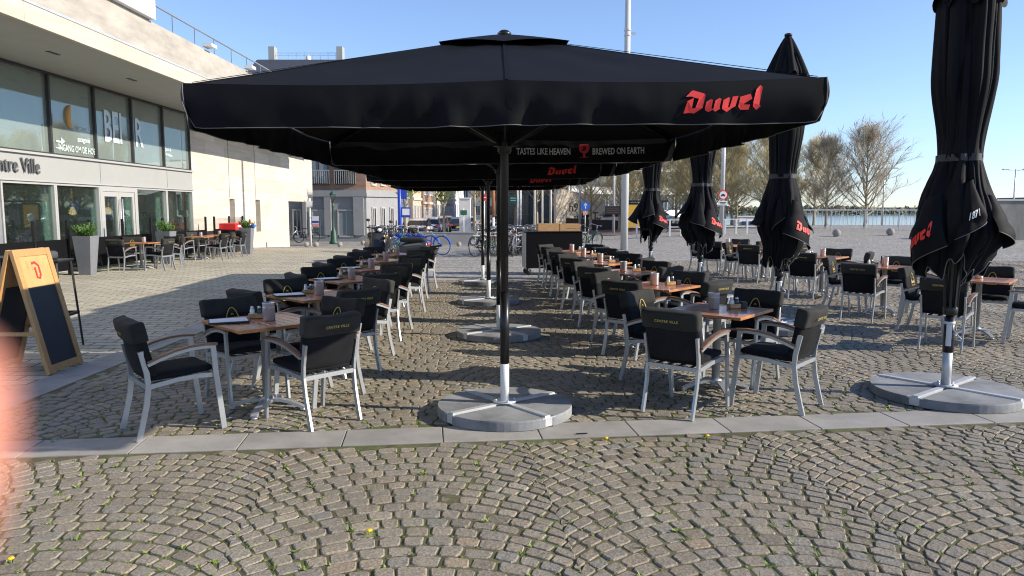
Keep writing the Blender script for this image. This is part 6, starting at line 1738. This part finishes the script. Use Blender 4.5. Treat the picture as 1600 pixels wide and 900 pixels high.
# ================================================================ TREES
M_bark = mat('plane_bark', (.33, .29, .21), .9, var=.3, vs=6)
def leafy(name, col, isl, tr=.45):
    m = mat(name, col, .9, island=isl, spec=.1)
    n = m.node_tree.nodes; l = m.node_tree.links; b = n['Principled BSDF']
    src = b.inputs['Base Color'].links[0].from_socket
    t = n.new('ShaderNodeBsdfTranslucent'); mx = n.new('ShaderNodeMixShader'); mx.inputs[0].default_value = tr
    l.new(src, t.inputs[0]); l.new(b.outputs[0], mx.inputs[1]); l.new(t.outputs[0], mx.inputs[2]); l.new(mx.outputs[0], n['Material Output'].inputs[0])
    return m
M_young = leafy('young_leaves', (.26, .34, .06), .4)
M_twig = leafy('olive_twigs', (.64, .56, .34), .3, .65)
M_twigbare = leafy('bare_twigs', (.48, .42, .33), .3, .4)
def tree_geo(seed, h_, width, nside=30, nsub=8, twn=9, leafn=3, base0=.22, trad=.13, tw=.009, tl=.6, low=.75, lsz=1.0):
    """a leader with side branches all the way up, sub-branches and fine twigs with buds"""
    rr = random.Random(seed); br = MB(); tw_ = MB()
    rv = lambda a, b: rr.uniform(a, b)
    lead = []; n_ = 10; p = Vector((0, 0, -.1))
    for i in range(n_ + 1):
        f = i / n_; lead.append(Vector((.10 * noise.noise(Vector((f * 2.5, seed, 0))) * f * 6 * .35, .10 * noise.noise(Vector((0, f * 2.5, seed + 3))) * f * 6 * .35, -.1 + (h_ + .1) * f)))
    lr = [max(.012, trad * (1.25 if i == 0 else 1) * (1 - .93 * i / n_)) for i in range(n_ + 1)]
    k0 = max(1, int(n_ * base0)); base = MB(); base.tube(lead[:k0 + 1], lr[:k0 + 1], 9, cap=False); br.tube(lead[k0:], lr[k0:], 7)
    def at(f):
        q_ = f * n_; i = min(n_ - 1, int(q_)); return lead[i].lerp(lead[i + 1], q_ - i)
    def twig(q_, e, l2):
        sd_ = e.orthogonal().normalized() * tw; o = len(tw_.v)
        mid = q_ + e * l2 * .5 + Vector((rv(-.05, .05), rv(-.05, .05), rv(-.03, .06)))
        tw_.v += [tuple(q_ - sd_), tuple(q_ + sd_), tuple(mid + sd_ * .7), tuple(q_ + e * l2), tuple(mid - sd_ * .7)]
        tw_.f.append((o, o + 1, o + 2, o + 3, o + 4)); tw_.sm.append(False)
        for _ in range(leafn):
            ld = Vector((rv(-1, 1), rv(-1, 1), rv(-.6, .9))).normalized()
            tw_.leaf(q_ + e * l2 * rv(.15, 1.05), ld, Vector((rv(-1, 1), rv(-1, 1), 1)), rv(.05, .10) * lsz, rv(.03, .06) * lsz)
    for i in range(nside):
        f = base0 + (.97 - base0) * (i + rv(0, .8)) / nside
        prof = (low + (1 - low) * min(1, (f - base0) / .25)) if f < .5 else max(.12, 1 - ((f - .5) / .5) ** 1.6 * .9)
        az = i * 2.399 + rv(-.4, .4); el = R(18 + 52 * f + rv(-10, 10)); L_ = width * prof * rv(.75, 1.12)
        d = Vector((math.cos(az) * math.cos(el), math.sin(az) * math.cos(el), math.sin(el)))
        pts = [at(f)]; dd = d.copy()
        for s_ in range(6):
            dd = (dd + Vector((rv(-.16, .16), rv(-.16, .16), rv(-.06, .20)))).normalized(); pts.append(pts[-1] + dd * L_ / 6)
        r0 = trad * .42 * (1 - .7 * f) + .008
        br.tube(pts, [max(.006, r0 * (1 - .85 * k_ / 6)) for k_ in range(7)], 5, cap=False)
        for s_ in range(nsub):
            g_ = rv(.22, 1.0); i0 = min(5, int(g_ * 6)); q_ = pts[i0].lerp(pts[i0 + 1], g_ * 6 - i0)
            e = (dd * .7 + Vector((rv(-1, 1), rv(-1, 1), rv(-.35, .9)))).normalized(); l2 = L_ * rv(.22, .48)
            sp = [q_]; ee = e.copy()
            for _ in range(3):
                ee = (ee + Vector((rv(-.25, .25), rv(-.25, .25), rv(-.1, .25)))).normalized(); sp.append(sp[-1] + ee * l2 / 3)
            br.tube(sp, [max(.005, r0 * .35), .009, .007, .004], 3, cap=False)
            for _ in range(twn):
                g2 = rv(.15, 1); i1 = min(2, int(g2 * 3)); q2 = sp[i1].lerp(sp[i1 + 1], g2 * 3 - i1)
                twig(q2, (ee + Vector((rv(-1, 1), rv(-1, 1), rv(-.5, 1.0)))).normalized(), tl * rv(.45, 1.1))
    return base, br, tw_
TREES = {}
def make_tree(label, cat_group, seed, h_, spread, twm, **k_):
    t = thing('plane_tree', label, 'tree', group=cat_group)
    base, br, tw_ = tree_geo(seed, h_, spread, **k_)
    base.build('trunk', M_bark, t); l_ = br.build('limbs', M_bark, t); tw_.build('crown', twm, t)
    return t
tA = make_tree('large bare tree behind the quay railing with a bird at its top', None, 5, 6.3, 3.3, M_twigbare, nside=40, nsub=12, twn=24, leafn=1, base0=.17, trad=.13, tw=.004, lsz=.7, low=.9, tl=.75)
tA.location = (24.4, 51.5, gz(24.4, 51.5) - .2)
tB = make_tree('slimmer bare tree just left of the large bare one', None, 9, 5.7, 2.6, M_twigbare, nside=36, nsub=11, twn=24, leafn=2, base0=.18, trad=.11, tw=.004, lsz=.7, low=.9, tl=.7)
tB.location = (21.7, 51.5, gz(21.7, 51.5) - .2)
o1 = make_tree('x', 'olive budding plane trees along the quay', 23, 6.4, 2.6, M_twig, nside=34, nsub=9, twn=18, leafn=2, base0=.20, trad=.12, low=1.0, tw=.0045, lsz=.8, tl=.7)
o2 = make_tree('x', 'olive budding plane trees along the quay', 31, 6.1, 2.5, M_twig, nside=34, nsub=9, twn=18, leafn=2, base0=.20, trad=.12, low=1.0, tw=.0045, lsz=.8, tl=.7)
rt = random.Random(5); fu = [0, 0]
k_ = 0
for row, (yy, xs) in enumerate(((52.5, [7.4, 10.0, 12.6, 15.2, 17.8, 19.8]), (57, [6.4, 9.2, 12.0, 14.8, 17.6, 20.4]), (61, [8.5, 11.6, 14.7, 17.8, 20.9, 24.0]))):
    for j, x in enumerate(xs):
        l_ = 'olive budding plane tree, number %s from the left in the %s row of trees' % (['one', 'two', 'three', 'four', 'five', 'six'][j], ['front', 'middle', 'rear'][row])
        pr = (o1, o2)[k_ % 2]
        if not fu[k_ % 2]: fu[k_ % 2] = 1; o = pr; o['label'] = l_
        else: o = dup(pr, (0, 0, 0), 0, l_)
        yj = yy + rt.uniform(-1, 1)
        o.location = (x + rt.uniform(-.5, .5), yj, gz(x, yj) - .15 if yj < 61.5 else .2); o.rotation_euler = (0, 0, rt.uniform(0, 6)); s_ = rt.uniform(.9, 1.1); o.scale = (s_, s_, s_)
        k_ += 1
yt = make_tree('young tree with fresh green leaves behind the blue bicycles', None, 44, 5.4, 1.9, M_young, nside=22, nsub=6, twn=7, leafn=6, base0=.42, trad=.12, tw=.008, lsz=1.5)
yt.location = (-6.2, 43.5, gz(-6.2, 43.5))
yt2 = dup(yt, (-5.2, 57, GB), 1.3, 'fresh green tree farther down the street behind the young one')
st0 = None
for j, (x, y) in enumerate(((-3.6, 72), (-2.6, 78), (-3.2, 86), (-1.2, 94), (-2.0, 104), (0.4, 84), (2.6, 78), (4.6, 76), (-4.6, 112))):
    l_ = 'brown budding street tree, %s down the far street' % ['first', 'second', 'third', 'fourth', 'fifth', 'sixth', 'seventh', 'eighth', 'ninth'][j]
    if st0 is None: st0 = make_tree(l_, 'street trees beyond the square', 61, 6.8, 2.6, leafy('brown_twigs', (.38, .29, .18), .35), nside=32, nsub=8, twn=7, leafn=2, base0=.34, trad=.14); o = st0
    else: o = dup(st0, (0, 0, 0), rt.uniform(0, 6), l_)
    o.location = (x, y, GB + .1); o.scale = (1.2, 1.2, 1.15)
# the bird on the tree top
def bird(x, y, z):
    t = thing('bird', 'small dark bird perched on the topmost twig of the bare tree', 'bird', (x, y, z), R(200))
    m = MB(); m.tube([(0, -.26, -.04), (0, -.12, 0), (0, 0, .05), (0, .10, .10), (0, .15, .16), (0, .20, .165), (0, .25, .16)], [.02, .05, .085, .07, .05, .02, .003], 8); m.build('body', M_rubber, t)
bird(24.35, 51.5, gz(24.4, 51.5) - .2 + 6.36)
# ================================================================ THE PHOTOGRAPHER'S HAND beside the lens
def hand():
    t = thing('hand', 'photographer\'s pink fingertip, blurred, covering the left edge of the picture', 'hand', (0, 0, 0))
    skin = bpy.data.materials.new('skin'); skin.use_nodes = True
    b = skin.node_tree.nodes['Principled BSDF']
    b.inputs['Base Color'].default_value = (.72, .29, .20, 1); b.inputs['Roughness'].default_value = .5
    b.inputs['Subsurface Weight'].default_value = .35; b.inputs['Subsurface Radius'].default_value = (.010, .004, .002); b.inputs['Subsurface Scale'].default_value = 1.0
    def skinned(name, chains):
        me = bpy.data.meshes.new(name); vs = []; es = []; rad = []
        idx = {}
        for ch in chains:
            last = None
            for key, co, r_ in ch:
                if key not in idx: idx[key] = len(vs); vs.append(co); rad.append(r_)
                if last is not None: es.append((last, idx[key]))
                last = idx[key]
        me.from_pydata(vs, es, [])
        o = bpy.data.objects.new(name, me); COL.objects.link(o)
        sk = o.modifiers.new('skin', 'SKIN'); ss = o.modifiers.new('sub', 'SUBSURF'); ss.levels = 2; ss.render_levels = 2
        lay = me.skin_vertices[0].data
        for i, r_ in enumerate(rad): lay[i].radius = (r_, r_); lay[i].use_root = (i == 0)
        sk.use_smooth_shade = True
        me.materials.append(skin); o.parent = t
        return o
    # the camera is at the origin of x, looking along +y, 1.7 m up; the hand comes from below left
    c = Vector((0, 0, CAMH))
    P = lambda x, y, z: tuple(c + Vector((x, y, z)))
    W = ('w', P(-.150, .020, -.128), .026)
    palm = ('p', P(-.108, .024, -.090), .034)
    # arm, palm and five fingers, each its own chain rooted in the palm
    chains = [[('e', P(-.36, -.10, -.34), .042), ('f', P(-.24, -.03, -.21), .034), W, palm],
        [palm, ('i0', P(-.060, .034, -.040), .0115), ('i1', P(-0.0387, .033, -.0220), .0098), ('i2', P(-0.0305, .0310, -.0105), .0088), ('i3', P(-0.0289, .0305, -.0034), .0076)],
        [palm, ('m0', P(-.082, .010, -.048), .011), ('m1', P(-.068, -.004, -.018), .0095), ('m2', P(-.060, -.014, .000), .0085), ('m3', P(-.056, -.020, .012), .007)],
        [palm, ('r0', P(-.094, -.004, -.052), .0105), ('r1', P(-.082, -.020, -.026), .009), ('r2', P(-.074, -.030, -.008), .008), ('r3', P(-.070, -.036, .002), .0066)],
        [palm, ('l0', P(-.108, -.014, -.062), .0095), ('l1', P(-.098, -.030, -.044), .008), ('l2', P(-.091, -.040, -.030), .007), ('l3', P(-.087, -.046, -.022), .006)],
        [palm, ('t0', P(-.092, .044, -.082), .014), ('t1', P(-.072, .060, -.078), .0115), ('t2', P(-.060, .072, -.076), .0095)]]
    o = skinned('palm', chains)
hand()
